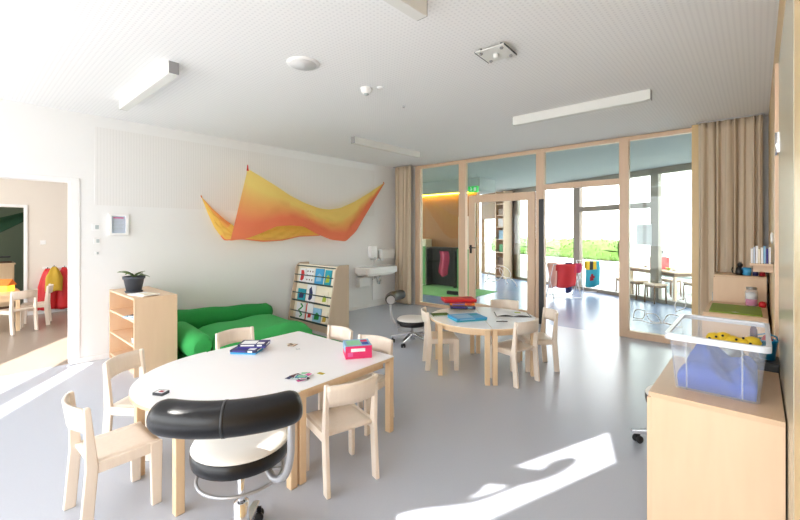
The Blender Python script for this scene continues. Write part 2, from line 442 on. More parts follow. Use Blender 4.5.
struct(MB().box(e1.x, e1.x+.1, GY, e1.y, 0, CH).build('wall_hall_right', 'white_wall'))
fm = MB()
def fbox(mb, s0, s1, z0, z1, y0=-.06, y1=.06, mi=0): mb.box(min(s0, s1), max(s0, s1), y0, y1, z0, z1, mi, FM)
smul = [sR, fac_s(656), fac_s(578), fac_s(517), sL]
s_post = fac_s(517)
fbox(fm, sR, s_post, 2.86, CH); fbox(fm, sR, s_post, 0, .08)
for u0, u1 in ((652, 660), (575, 581), (514, 519)): fbox(fm, fac_s(u0), fac_s(u1), 0, CH)
fbox(fm, fac_s(652), fac_s(581), 2.12, 2.25)
fbox(fm, sR, sR+.1, 0, CH)
struct(fm.build('trim_6', 'window_metal'))
for i, (a, b_) in enumerate(((sR+.1, fac_s(660)), (fac_s(652), fac_s(581)), (fac_s(575), fac_s(519)))):
    g = MB(); fbox(g, a, b_, .08, 2.86, -.004, .004)
    struct(g.build('window_%d' % (i+5), 'facade_glass'))
w = MB(); fbox(w, s_post, fac_s(497), 0, CH); fbox(w, fac_s(497), fac_s(482.5), 2.05, CH); fbox(w, fac_s(482.5), sL+.2, 0, CH); fbox(w, fac_s(497), fac_s(482.5), 0, .06)
struct(w.build('wall_hall_back', 'brown_wood'))
g = MB(); fbox(g, fac_s(497), fac_s(482.5), .06, 2.05, -.004, .004); struct(g.build('window_8', 'facade_glass'))
# wood panelled wall at the left of the hall
struct(MB().box(-10.5, -5.75, 9.6, 9.75, 0, 2.68).build('wall_hall_left', 'hall_wood'))
struct(MB().box(-10.5, -5.4, 9.15, 10.0, 2.68, CH).build('soffit_hall', 'hall_ceiling'))
tag(MB().box(-10.3, -5.8, 9.50, 9.53, 2.65, 2.675).build('cove_light', 'cove_glow'), 'yellow cove light running along the top of the wood panelled wall', 'light')
tag(MB().box(-10.3, -5.1, 7.9, 9.55, 0, .012).build('carpet', 'green_carpet'), 'green carpet in front of the wood panelled hall wall', 'carpet')
tag(MB().box(-7.68, -7.28, 9.27, 9.57, .012, 1.36).build('tall_panel', 'cream', bevel=.01), 'tall narrow cream panel with green front at the wood panelled wall', 'cupboard')  # plain cream block with a thin green board in front
MB().box(-7.5, -7.28, 9.255, 9.27, .03, 1.15).build('green_front', 'panel_green', bpy.data.objects['tall_panel'])
nk = thing('play_niche', 'dark open play cupboard against the wood panelled hall wall', 'cupboard', (-6.78, 9.45, .012))
m_ = MB(); m_.box(-.5, .5, .1, .14, 0, 1.12); m_.box(-.5, -.46, -.15, .1, 0, 1.12); m_.box(.46, .5, -.15, .1, 0, 1.12); m_.box(-.46, .46, -.15, .1, 1.08, 1.12)
m_.build('carcass', 'black', nk)
ct = MB(); ct.grid(lambda a, c: (-.08 + .3*a + .03*math.sin(c*5), -.1 + .03*math.sin(a*9) , 1.0 - c*(.62 + .1*math.sin(a*3))), 8, 8)
tag(ct.build('red_coat', 'magenta', solid=.02, loc=(-6.72, 9.4, .02)), 'crimson coat hanging in the dark play cupboard', 'coat')
tag(MB().box(-6.2, -5.86, 9.3, 9.6, .012, 1.1).build('low_panel', 'panel_green', bevel=.01), 'low green panel at the end of the wood panelled wall', 'cupboard')  # plain green block with a cream slab stacked above
tag(MB().box(-6.2, -5.86, 9.36, 9.58, 1.1, 2.0).build('cream_panel', 'cream', bevel=.01), 'tall cream panel standing on the low green panel', 'panel')
tag(MB().prism([(-.16,-.05),(.1,-.06),(.17,0),(.1,.06),(-.16,.05)], .0, .09).build('black_shoe', 'black', bevel=.02, loc=(-5.66, 8.3, .012)), 'black shoe left at the edge of the green carpet', 'shoe')
# exit sign hung from the hall ceiling
ex = thing('exit_sign', 'green illuminated exit sign hanging over the hall', 'sign', (-5.25, 8.6, 2.55))
MB().box(-.13, .13, -.03, .03, 0, .15).build('sign_box', 'exit_green', ex)
m_ = MB(); m_.box(.03, .1, -.034, -.03, .03, .12); m_.lathe([(0,0),(.014,.004),(.014,.006)], 8, mx=Matrix.Translation((-.05,-.031,.118))@Matrix.Rotation(PI/2,4,'X'))
m_.prism([(-.07,.05),(-.05,.105),(-.03,.1),(-.02,.08),(.0,.075),(-.025,.065),(-.035,.05),(-.015,.03),(-.03,.025),(-.055,.05),(-.09,.035),(-.09,.045)], -.034, -.03, 'Y')
m_.build('running_figure', 'white_ink', ex)
for x_ in (-.1, .1): MB().tube([(x_, 0, .15), (x_, 0, .45)], .006, 6).build('hanger', 'grey_metal', ex)
# tall shelf beside the garden windows
sp_ = FP + FD*fac_s(510.5) + FN*.28
sh = thing('tall_shelf', 'tall wooden shelf reaching the ceiling beside the garden windows in the hall', 'shelf', (sp_.x, sp_.y, 0), facing(FN.x, FN.y) + PI)
wd = abs(fac_s(515) - fac_s(505.5))/2*.92
m_ = MB(); m_.box(-wd, -wd+.04, -.18, .18, 0, 2.95); m_.box(wd-.04, wd, -.18, .18, 0, 2.95); m_.box(-wd, wd, .15, .18, 0, 2.95); m_.build('carcass', 'frame_wood', sh)
for k, z in enumerate((.05, .42, .86, 1.3, 1.72, 2.12, 2.5)): MB().box(-wd+.04, wd-.04, -.17, .15, z, z+.03).build('shelf_board', 'frame_wood', sh)
for k, (z, hgt, mm, ww) in enumerate(((1.75, .28, 'paper', .3), (1.33, .3, 'pale_blue', .24), (.45, .25, 'brown', .3), (.89, .26, 'bright_green', .2), (2.15, .22, 'brown_wood', .3))):
    nm = ['paper box', 'pale blue box', 'brown box', 'green box', 'dark wooden box'][k]
    p = sh.matrix_basis @ Vector((0, -.02, z))
    tag(MB().box(-ww/2, ww/2, -.1, .1, 0, hgt).build('storage_box', mm, bevel=.006, loc=p, rz=sh.rotation_euler.z), nm + ' on a board of the tall hall shelf', 'box')

# outside
struct(MB().box(-40, 30, -40, 60, -.3, -.06).build('ground', 'ext_ground'))
bp_ = FP - FN*16
eb = MB(); eb.box(-30, 14, 0, 1, -.05, 6.0, 0, Matrix.Translation((bp_.x, bp_.y, 0)) @ Matrix.Rotation(math.atan2(FD.y, FD.x), 4, 'Z'))
ebo = struct(eb.build('exterior_house', 'ext_white'))
m_ = MB()
for k in range(9): m_.box(-14 + k*2.6, -14 + k*2.6 + (1.5 if k % 3 else .8), 0, 1, 0.9, 1.75, 0, Matrix.Translation((bp_.x + FN.x*.05*INW*INW, bp_.y + FN.y*.05, 0)) @ Matrix.Rotation(math.atan2(FD.y, FD.x), 4, 'Z'))
m_.build('window_band', 'sign_grey', ebo)
def hedge(s0, s1, off, hgt, dep, label, n):
    rnd = random.Random(int(s0*10) + n)
    core = MB(); L_ = abs(s1 - s0)
    def fn(a, c):
        w_ = 2*PI*c; sq = lambda t: math.copysign(abs(t)**.6, t)
        y = dep/2*sq(math.cos(w_)); z = hgt/2 + hgt/2*sq(math.sin(w_)); e = .9 if a in (0, 1) else 1
        return ((a - .5)*L_, y*e*(.92 + .1*math.sin(a*40 + w_*3)), max(0, z*(.9 + .08*math.sin(a*31 + c*17))))
    core.grid(fn, 40, 16)
    o = core.build('foliage', 'hedge_leaf'); 
    lf = MB()
    for _ in range(n):
        a = rnd.random(); c = rnd.random(); p = Vector(fn(a, c)); s_ = rnd.uniform(.04, .09)
        R_ = Euler((rnd.uniform(0, 6), rnd.uniform(0, 6), rnd.uniform(0, 6))).to_matrix().to_4x4()
        lf.add([(-s_, 0, 0), (0, -s_*.5, 0), (s_, 0, .01), (0, s_*.5, 0)], [(0, 1, 2, 3)], 0, False, Matrix.Translation(p) @ R_)
    c_ = FP + FD*(s0 + s1)/2 - FN*off
    t_ = thing('hedge', label, 'hedge', (c_.x, c_.y, .325), math.atan2(FD.y, FD.x))
    o.parent = t_; lf.build('leaves', 'hedge_leaf', t_)
hedge(4.0, 13.0, 6.5, .95, .9, 'clipped green hedge on the white planter outside the tall windows', 1600)
pl = FP + FD*8.5 - FN*6.5
tag(MB().box(-4.7, 4.7, -.6, .6, 0, .36).build('planter', 'ext_white', loc=(pl.x, pl.y, -.06), rz=math.atan2(FD.y, FD.x)), 'long low white planter under the clipped hedge', 'planter')
bn = FP + FD*(-1.6) - FN*2.2
b_ = thing('garden_bench', 'pale grey garden bench outside between hedge and window', 'bench', (bn.x, bn.y, -.06), math.atan2(FD.y, FD.x))
MB().box(-.9, .9, -.25, .25, .42, .48).build('seat', 'sign_grey', b_); MB().box(-.8, -.7, -.2, .2, 0, .42).build('leg', 'sign_grey', b_); MB().box(.7, .8, -.2, .2, 0, .42).build('leg', 'sign_grey', b_)

# ================================================================== KIDS' CHAIR
def make_chair(label, loc, rz, group):
    t = thing('kids_chair', label, 'chair', loc, rz, group)
    W = .182
    def seat_fn(a, c):
        x = (a - .5)*2*(W - .026); y = -.16 + c*.33
        return (x, y, .352 - .008*math.sin(PI*a)*math.sin(PI*min(1, c*1.1)))
    m = MB(); m.grid(seat_fn, 8, 8); m.build('seat', 'birch', t, solid=.018)
    for sgn in (-1, 1):
        x0, x1 = (W - .028, W) if sgn > 0 else (-W, -W + .028)
        MB().prism([(-.212, 0), (-.155, 0), (-.128, .34), (-.163, .655), (-.172, .663), (-.192, .66), (-.184, .34)], x0, x1, 'X').build('leg', 'birch', t, bevel=.006)
        MB().prism([(.122, 0), (.172, 0), (.178, .362), (.112, .362)], x0, x1, 'X').build('leg', 'birch', t, bevel=.006)
        MB().prism([(-.15, .305), (.14, .305), (.14, .36), (-.15, .36)], x0 + .003, x1 - .003, 'X').build('side_rail', 'birch', t, bevel=.003)
    m = MB()
    def back(a, c):
        x = (a - .5)*2*(W - .012); ar = math.sin(PI*a)
        return (x, -.172 - .045*ar - (c)*.018, .528 + c*.128 + .004*ar)
    m.grid(back, 14, 4); m.build('backrest', 'birch', t, solid=.017)
    MB().box(-W+.028, W-.028, .135, .155, .29, .34).build('front_rail', 'birch', t, bevel=.003)
    return t
GT, GR, GS = 'chairs at the large white table', 'chairs at the round table', 'chairs in the side room'
ch0 = make_chair('pale birch chair at the rounded end of the large table, nearest the doorway floor stripes', (-2.757, .632, 0), facing(-.04, 1), GT)
copy_tree(ch0, (-3.33, .95, 0), facing(.80, .60), 'birch chair between the rounded table end and the low shelf, back towards us', GT)
copy_tree(ch0, (-3.44, 1.755, 0), facing(1, .03), 'birch chair in front of the green sofa, its back seen above the white table', GT)
copy_tree(ch0, (-2.96, 2.27, 0), facing(-.05, -1), 'birch chair tucked in at the straight table end, close to the book stand', GT)
copy_tree(ch0, (-2.44, 2.26, 0), facing(.15, -1), 'birch chair tucked in at the straight table end behind the pink box', GT)
copy_tree(ch0, (-2.04, 1.685, 0), facing(-.97, .235), 'birch chair at the near long table side, right of the black stool', GT)
copy_tree(ch0, (-2.77, 3.83, 0), facing(.72, .69), 'birch chair on the left of the round table, in front of the far swivel stool', GR)
copy_tree(ch0, (-1.95, 3.99, 0), facing(-.97, .24), 'birch chair at the near right side of the round table, back towards us', GR)
copy_tree(ch0, (-1.93, 4.52, 0), facing(-.72, -.69), 'birch chair on the far right of the round table by the open doorway', GR)
copy_tree(ch0, (-2.44, 4.75, 0), facing(.45, -.89), 'birch chair behind the round table in front of the glass door', GR)
copy_tree(ch0, (-8.70, .66, 0), facing(-.86, -.50), 'birch chair in the side room with its back towards the doorway', GS)
copy_tree(ch0, (-9.14, .93, 0), facing(-.2, -1), 'birch chair in the side room standing nearest the red hanging coats', GS)

# ================================================================== TABLES
def table_leg(mb, x, y, h=.55, s=.05): mb.box(x-s/2, x+s/2, y-s/2, y+s/2, 0, h)
TH = .59
def make_rect_table():
    t = thing('square_table', 'white topped square table forming the straight half of the large table', 'table', (-2.745, 1.855, 0), math.radians(2.0), 'large white table halves')
    hx, hy = .625, .45
    MB().prism(rounded(2*hx, 2*hy, .02, 3), TH-.02, TH).build('table_top', 'white_laminate', t)
    MB().prism(rounded(2*hx+.002, 2*hy+.002, .02, 3), TH-.024, TH-.004).build('edge_band', 'beech', t)
    a = MB(); i = .065
    a.box(-hx+i, hx-i, hy-i-.02, hy-i, .50, .566); a.box(-hx+i, hx-i, -hy+i, -hy+i+.02, .50, .566); a.box(-hx+i, -hx+i+.02, -hy+i, hy-i, .50, .566); a.box(hx-i-.02, hx-i, -hy+i, hy-i, .50, .566)
    a.build('apron', 'beech', t)
    for sx in (-1, 1):
        for sy in (-1, 1): l = MB(); table_leg(l, sx*(hx-.03), sy*(hy-.03), .566); l.build('leg', 'beech', t, bevel=.005)
    return t
make_rect_table()
def half_round(label, loc, rz, R, group, legs, mtop='white_laminate', stretch=1.0):
    t = thing('half_round_table', label, 'table', loc, rz, group)
    pts = [(R*math.cos(PI + PI*k/40), stretch*R*math.sin(PI + PI*k/40)) for k in range(41)]
    MB().prism(pts, TH-.02, TH).build('table_top', mtop, t)
    pb = [(x*1.0016, y*1.0016 + (.001 if abs(y) < 1e-6 else 0)) for x, y in pts]
    MB().prism(pb, TH-.024, TH-.004).build('edge_band', 'beech', t)
    a = MB(); q = R - .075
    outer = [(q*math.cos(PI + PI*k/32), stretch*q*math.sin(PI + PI*k/32)) for k in range(33)]
    inner = [((q-.02)*math.cos(PI + PI*k/32), stretch*(q-.02)*math.sin(PI + PI*k/32)) for k in range(33)]
    for k in range(32): a.prism([outer[k], outer[k+1], inner[k+1], inner[k]], .50, .566)
    a.box(-R+.10, R-.10, -.085, -.065, .50, .566)
    a.build('apron', 'beech', t)
    for x, y in legs: l = MB(); table_leg(l, x, y, .566); l.build('leg', 'beech', t, bevel=.005)
    return t
half_round('white topped half round table forming the rounded near half of the large table', (-2.73, 1.405, 0), math.radians(2.0), .635, 'large white table halves', [(-.595, -.035), (.595, -.035), (-.27, -.59), (.30, -.575)], stretch=1.11)
RA = math.atan2(.76, -.63)
HR = .60; lg = [(-.54, -.035), (.54, -.035), (-.27, -.50), (.27, -.50)]
cR = Vector((-2.385, 4.10))
dn = Vector((-.77, -.64))   # towards the left half
half_round('left half of the round table, holding the red and blue game boxes', (cR.x + dn.x*.004, cR.y + dn.y*.004, 0), math.atan2(dn.y, dn.x) + PI/2, HR, 'round table halves', lg, 'white_laminate')
half_round('right half of the round table, holding the open picture book', (cR.x - dn.x*.004, cR.y - dn.y*.004, 0), math.atan2(-dn.y, -dn.x) + PI/2, HR, 'round table halves', lg, 'white_laminate')

# ================================================================== SWIVEL STOOLS
def make_stool(label, loc, rz, hs, base_rot, group='swivel stools with curved black backrests', roll_dz=.265):
    t = thing('swivel_stool', label, 'stool', loc, rz, group)
    R = .217
    MB().lathe([(0, hs-.005), (.12, hs-.003), (.19, hs-.012), (R-.006, hs-.028), (R+.001, hs-.04)], 40).build('seat_cover', 'white_leather', t)
    MB().lathe([(0, hs-.115), (R-.02, hs-.115), (R-.002, hs-.105), (R+.003, hs-.08), (R+.002, hs-.042), (R-.01, hs-.038), (0, hs-.038)], 40).build('seat_side', 'black_leather', t)
    MB().lathe([(0, hs-.135), (.09, hs-.135), (.1, hs-.116), (0, hs-.116)], 20).build('seat_plate', 'silver_paint', t)
    MB().lathe([(.016, .12), (.016, hs-.13)], 16).build('gas_column', 'chrome', t)
    MB().lathe([(.0, .075), (.05, .08), (.044, .16), (.036, .2), (.034, .29), (.018, .30), (0, .30)] if hs > .5 else [(0, .055), (.045, .06), (.036, .16), (.022, .17), (.02, .21), (0, .21)], 18).build('column_sleeve', 'chrome' if hs > .5 else 'silver_paint', t)
    ring = [(.19*math.cos(2*PI*k/36), .19*math.sin(2*PI*k/36) - .01, hs-.185) for k in range(36)]
    MB().tube(ring, .008, 8, closed=True).box(-.19, .19, -.016, -.004, hs-.189, hs-.181).build('lever_ring', 'silver_paint', t)
    # curved backrest roll, behind the sitter
    RR = .52; ha = math.radians(31); cy = -.30 + RR
    def arc(n, a0, a1, rr=RR): return [(rr*math.sin(a0 + (a1-a0)*k/n), cy - rr*math.cos(a0 + (a1-a0)*k/n), hs + roll_dz) for k in range(n+1)]
    path = arc(28, -ha, ha); rad = []
    for k in range(29):
        e = min(k, 28-k); rad.append(.071 if e > 1 else (.069 if e == 1 else .062))
    br = MB(); br.tube(path, rad, 24).build('backrest', 'black_leather', t)
    mid = path[14]; sm = MB(); sm.tube(arc(2, -.012, .012), .0725, 24); sm.build('seam', 'black_plastic', br and t.children[-1] if False else t)
    for s_, k in ((1, 28), (-1, 0)):
        p = Vector(path[k]); d = (p - Vector(path[k - s_])).normalized()
        MB().tube([p - d*.002, p + d*.006], .058, 20).build('end_cap', 'silver_paint' if s_ > 0 else 'black_plastic', t)
    pe = Vector(path[27])
    arm = [pe + Vector((0, 0, -.04)), pe + Vector((0, 0, -.14)), pe + Vector((-.005, .015, -.24)), pe + Vector((-.03, .05, -.33)), pe + Vector((-.09, .11, -.375)), Vector((.1, -.01, hs-.125)), Vector((.02, 0, hs-.125))]
    # smooth the arm
    P = arm
    for _ in range(3):
        Q = [P[0]]
        for a, b in zip(P, P[1:]): Q += [a*.75 + b*.25, a*.25 + b*.75]
        Q.append(P[-1]); P = Q
    MB().tube(P, .016, 12).build('backrest_arm', 'silver_paint', t)
    for k in range(5):
        a = base_rot + 2*PI*k/5; c, s = math.cos(a), math.sin(a)
        mx = Matrix.Rotation(a, 4, 'Z')
        m = MB(); m.add([(.03, -.026, .10), (.30, -.018, .068), (.31, 0, .068), (.30, .018, .068), (.03, .026, .10), (.03, -.026, .15), (.30, -.018, .094), (.31, 0, .092), (.30, .018, .094), (.03, .026, .15)],
              [(4, 3, 2, 1, 0), (5, 6, 7, 8, 9), (0, 1, 6, 5), (1, 2, 7, 6), (2, 3, 8, 7), (3, 4, 9, 8), (4, 0, 5, 9)], 0, False, mx)
        lg = m.build('base_leg', 'chrome', t, bevel=.004)
        cs = MB(); ca = Matrix.Translation((.275*c, .275*s, 0)) @ Matrix.Rotation(a + .7 + k, 4, 'Z')
        for y in (-.019, .019):
            cs.lathe([(0, -.009), (.024, -.009), (.028, -.005), (.028, .005), (.024, .009), (0, .009)], 16, 0, ca @ Matrix.Translation((-.015, y, .028)) @ Matrix.Rotation(PI/2, 4, 'X'))
        cs.box(-.03, .008, -.008, .008, .024, .072, 0, ca)
        cs.build('caster', 'black_plastic', lg)
    return t
f1 = (-.743, .669)
make_stool('black and white stool in front of the large table, its wide backrest towards us', (-1.83, .915, 0), facing(-.788, .615), .622, .25, roll_dz=.198)
make_stool('swivel stool standing on the floor between the book stand and the round table', (-3.64, 4.33, 0), facing(.92, .40), .375, -.15)
make_stool('swivel stool mostly hidden behind the near wooden cabinet', (-.41, 3.47, 0), facing(-1, .12), .43, PI*.62)

# ================================================================== LEFT WALL FURNITURE
ls = thing('low_shelf', 'low open birch shelf at the left wall carrying the potted plant', 'shelf', (-5.51, 1.515, 0))
lx, ly = .515, .215
m = MB(); m.box(lx-.022, lx, -ly, ly, 0, .83); m.build('side_panel', 'cabinet_wood', ls, bevel=.002)
m = MB(); m.box(-lx, -lx+.022, -ly, ly, 0, .83); m.build('side_panel', 'cabinet_wood', ls, bevel=.002)
MB().box(-lx, lx, -ly, ly, .83, .852).build('top', 'cabinet_wood', ls, bevel=.002)
MB().box(-lx+.022, lx-.022, ly-.014, ly, .06, .83).build('back_panel', 'cabinet_wood', ls)
for z in (.05, .315, .585): MB().box(-lx+.022, lx-.022, -ly+.005, ly-.014, z, z+.022).build('shelf_board', 'cabinet_wood', ls)
MB().box(-lx+.022, lx-.022, -ly+.03, -ly+.045, 0, .05).build('plinth', 'cabinet_wood', ls)
def book(name, label, loc, rz, size, cover, group=None):
    w, d, h = size
    m = MB(); m.box(-w/2, w/2, -d/2, d/2, 0, h*.14); m.box(-w/2, w/2, -d/2, d/2, h*.86, h); m.box(-w/2, -w/2+.004, -d/2, d/2, h*.14, h*.86)
    m.box(-w/2+.004, w/2-.005, -d/2+.004, d/2-.004, h*.14, h*.86, 1)
    return tag(m.build(name, [cover, 'paper'], loc=loc, rz=rz), label, 'book', group)
book('book', 'pale blue book lying on the middle board of the low shelf', (-5.2, 1.4, .607), .3, (.26, .2, .02), 'pale_blue')
book('book', 'dark grey book lying on top of the pale blue book in the low shelf', (-5.18, 1.41, .627), .5, (.2, .15, .014), 'dark_grey')
book('book', 'grey book standing stack on the lower board of the low shelf', (-5.12, 1.42, .337), .1, (.2, .16, .05), 'sign_grey')
book('book', 'white paper booklet lying on the shelf top beside the plant', (-5.24, 1.46, .852), .25, (.30, .19, .012), 'paper')
book('book', 'cream booklet lying on the white booklet on the shelf top', (-5.14, 1.47, .864), .12, (.22, .14, .01), 'cream')
pp = thing('potted_plant', 'small leafy plant in a dark grey pot on the low shelf', 'plant', (-5.54, 1.44, .852))
MB().lathe([(.0, 0), (.085, 0), (.095, .018), (.085, .02), (0, .02)], 24).build('saucer', 'pot_grey', pp)
MB().lathe([(0, .02), (.078, .021), (.105, .16), (.115, .162), (.118, .192), (.108, .192), (.1, .165), (0, .165)], 28).build('pot', 'pot_grey', pp)
MB().lathe([(0, .175), (.102, .172)], 20).build('soil', 'soil', pp)
rnd = random.Random(3)
lf = MB()
for k, (a, l, el) in enumerate(((3.6, .26, .75), (4.3, .17, .9), (5.6, .2, .8), (.2, .22, .7), (1.0, .17, .6), (2.2, .15, .8), (5.0, .13, 1.1), (.6, .15, 1.0))):
    ca, sa = math.cos(a), math.sin(a)
    def leaf(s_, q, a=a, l=l, el=el):
        w_ = .024*math.sin(PI*min(1, s_*.97 + .03))**.7*(q - .5)*2
        r_ = l*s_*math.cos(el*(1 - s_)*.9); z = .175 + l*(math.sin(el)*s_*1.1 - .75*s_*s_*math.cos(el))
        return (ca*r_ - sa*w_, sa*r_ + ca*w_, z + abs(w_)*.3)
    lf.grid(leaf, 8, 2)
lf.build('leaves', 'leaf', pp, solid=.002)

# sofa of green foam pieces
def cushion(name, label, loc, size, m, rz=0, cat='cushion', r=.06, group=None):
    x, y, z = size
    o = MB().box(-x/2, x/2, -y/2, y/2, 0, z).build(name, m, bevel=r, seg=6, loc=loc, rz=rz)
    for p in o.data.polygons: p.use_smooth = True
    return tag(o, label, cat, group)
cushion('floor_mat', 'flat green floor mat under the sofa cushions, reaching towards the book stand', (-5.04, 2.66, 0), (1.98, 1.68, .1), 'green_fabric', cat='mat', r=.02)
def softbox(x0, x1, y0, y1, z0, z1):
    def fn(a, c):
        x = x0 + (x1-x0)*a; y = y0 + (y1-y0)*c
        e = min(1, 8*min(a, 1-a))**.45*min(1, 8*min(c, 1-c))**.45
        return (x, y, z0 + (z1-z0)*(.35 + .65*e) + .012*math.sin(x*7 + y*3)*e + .01*math.sin(y*11)*e)
    m = MB(); m.grid(fn, 32, 32)
    n = 33; idx = lambda i, j: i*n + j
    rim = [idx(i, 0) for i in range(n)] + [idx(n-1, j) for j in range(1, n)] + [idx(i, n-1) for i in range(n-2, -1, -1)] + [idx(0, j) for j in range(n-2, 0, -1)]
    o = len(m.v); m.v += [(m.v[i][0], m.v[i][1], z0) for i in rim]
    for k in range(len(rim)):
        k2 = (k+1) % len(rim); m.f.append((rim[k], rim[k2], o+k2, o+k)); m.mi.append(0); m.sm.append(True)
    m.f.append(tuple(o+k for k in range(len(rim)))); m.mi.append(0); m.sm.append(False)
    return m
tag(softbox(-5.70, -4.74, 2.08, 3.42, .1, .31).build('sofa_cushion', 'green_fabric_light'), 'thick green seat cushion in front of the wall bolster', 'cushion')
bo = MB(); path = [(-5.87 , 1.80 + 1.62*k/24, .36 - .06*k/24 + .006*math.sin(k*.8)) for k in range(25)]
bo.tube(path, [.165*min(1, (min(k, 24-k)*.5 + .55))*(1 - .003*k) if min(k, 24-k) < 1 else .165 - .0014*k for k in range(25)], 24)
tag(bo.build('bolster', 'green_fabric'), 'long green bolster lying against the wall as sofa back', 'bolster')
bo = MB(); path = [(-5.66 + .84*k/20, 1.945 + .01*math.sin(k*.3), .27 - .05*k/20) for k in range(21)]
bo.tube(path, [.10 if k in (0, 20) else (.135 if k in (1, 19) else .15) for k in range(21)], 24)
tag(bo.build('bolster', 'green_fabric_light'), 'short light green bolster beside the low shelf as sofa arm', 'bolster')

# hammock like cloth on the wall
cl = thing('play_cloth', 'orange and yellow silk cloth draped like a hammock on the white wall', 'cloth', (0, 0, 0))
def px_edge(pts, n):
    """pts: (zoom x, zoom y, X depth) -> n+1 points evenly spread"""
    P = [at_x(190 + zx/3.468, 140 + zy/3.468, X) for zx, zy, X in pts]
    L = [0]
    for a, b in zip(P, P[1:]): L.append(L[-1] + (b-a).length)
    out = []
    for k in range(n+1):
        s_ = L[-1]*k/n; i = 0
        while i < len(L)-2 and L[i+1] < s_: i += 1
        f = (s_-L[i])/(L[i+1]-L[i]); out.append(P[i].lerp(P[i+1], f))
    for _ in range(2):
        out = [out[0]] + [(out[i-1] + out[i]*2 + out[i+1])/4 for i in range(1, n)] + [out[n]]
    return out
def sheet(name, top, bot, belly, colfn, parent, nu=110, nv=34):
    T, B = px_edge(top, nu), px_edge(bot, nu)
    def fn(a, c):
        i = min(nu, int(round(a*nu))); p = T[i].lerp(B[i], c)
        w_ = math.sin(PI*c)*math.sin(PI*min(1, a*.98 + .02))
        p = p + Vector((belly*w_, 0, 0))
        p.x += .020*w_*math.sin(a*46 + c*11 + 2*math.sin(a*7)) + .008*w_*math.sin(c*22 - a*16) + .005*w_*math.sin(a*80 - c*14)
        return p
    m = MB(); m.grid(fn, nu, nv); cols = []
    for i in range(nu+1):
        for j in range(nv+1): cols.append((*lin(colfn(i/nu, j/nv)), 1))
    me = bpy.data.meshes.new(name); me.from_pydata(m.v, [], m.f); me.materials.append(MATS['silk'])
    at = me.color_attributes.new('dye', 'FLOAT_COLOR', 'POINT')
    for k, c in enumerate(cols): at.data[k].color = c
    for p in me.polygons: p.use_smooth = True
    o = bpy.data.objects.new(name, me); COL.objects.link(o); o.parent = parent; return o
YE, OR, RE = (255, 230, 140), (255, 192, 124), (253, 150, 116)
def mixc(a, b, t): t = max(0, min(1, t)); return tuple(x + (y-x)*t for x, y in zip(a, b))
def ramp(t): return mixc(YE, OR, t*2) if t < .5 else mixc(OR, RE, t*2 - 1)
def col_front(a, c):
    k = (c - .30)/.42 + .10*math.sin(a*9)
    if a < .25: k = (c - .18)/.55 - .1*math.sin(a*12)
    if .72 < a < .86: k += .12
    return ramp(max(0, min(1, k)))
def col_back(a, c):
    k = .75 - 1.6*c if a < .25 else .05 + .35*(c - .7) + (.9 if c > .93 else 0)
    return mixc((255, 220, 120), RE, max(0, k))
sheet('back_drape', [(40,197,-6.02),(80,240,-5.99),(120,275,-5.97),(155,300,-5.96),(220,296,-5.96),(300,290,-5.97),(380,290,-5.98),(450,300,-5.99)],
      [(40,199,-6.02),(62,255,-5.99),(85,305,-5.97),(118,349,-5.95),(180,345,-5.93),(255,353,-5.92),(320,349,-5.93),(380,335,-5.95),(450,332,-5.97)], .03, col_back, cl)
sheet('front_drape', [(200,100,-5.62),(222,112,-5.64),(258,134,-5.68),(300,160,-5.72),(350,194,-5.76),(400,219,-5.80),(450,237,-5.84),(482,241,-5.87),(520,236,-5.90),(570,214,-5.94),(620,184,-5.98),(672,149,-6.03)],
      [(140,349,-5.60),(200,341,-5.64),(250,322,-5.68),(300,299,-5.72),(350,296,-5.75),(395,300,-5.78),(440,326,-5.80),(490,346,-5.83),(540,352,-5.86),(575,318,-5.90),(610,258,-5.95),(674,151,-6.03)], .05, col_front, cl)
pA = at_x(190+200/3.468, 140+100/3.468, -5.62)
MB().tube([pA - Vector((0, 0, .03)), pA + Vector((0, 0, .06))], [.016, .006], 8).build('knot', 'red', cl)
MB().tube([pA + Vector((0, 0, .05)), (pA.x, pA.y, CH)], .0012, 5).build('thread', 'white_plastic', cl)
for zx, zy in ((40, 197), (672, 149)):
    p = at_x(190+zx/3.468, 140+zy/3.468, -6.03); MB().tube([p - Vector((-.01, 0, .01)), p + Vector((-.02, 0, .02))], .008, 6).build('wall_hook', 'orange', cl)

# book stand
bs = thing('book_stand', 'pale wooden book display stand with sloping front at the left wall', 'book stand', (-5.45, 4.25, 0))
SW = .55
prof = [(-.44, 0), (.0, 0), (.0, 1.04), (-.17, 1.04), (-.215, 1.03), (-.25, 1.0), (-.272, .95)]
for sgn in (-1, 1):
    x0, x1 = (SW-.025, SW) if sgn > 0 else (-SW, -SW+.025)
    MB().prism(prof, x0, x1, 'X').build('side_panel', 'column_wood', bs, bevel=.003)
MB().box(-SW+.025, SW-.025, -.02, 0, 0, 1.0).build('back_panel', 'column_wood', bs)
MB().box(-SW+.025, SW-.025, -.405, -.39, 0, .1).build('plinth', 'column_wood', bs)
def slope_y(z): return -.40 + (z/1.0)*.14
tiers = (.12, .42, .72)
for z in tiers:
    y = slope_y(z)
    MB().add([(-SW+.025, y+.05, z), (SW-.025, y+.05, z), (SW-.025, y+.10, z+.30), (-SW+.025, y+.10, z+.30)], [(0, 1, 2, 3)]).build('tier_back', 'cream', bs, solid=.012)
    MB().box(-SW+.025, SW-.025, y-.005, y+.06, z-.012, z).build('tier_shelf', 'column_wood', bs)
    r = MB(); r.box(-SW+.025, SW-.025, y-.014, y-.005, z-.016, z+.01); r.box(-SW+.025, SW-.025, y-.008, y+.001, z+.118, z+.134); r.build('rail', 'rail_dark', bs)
MB().box(-SW+.025, SW-.025, -.25, -.02, .985, 1.0).build('top_board', 'rail_dark', bs)
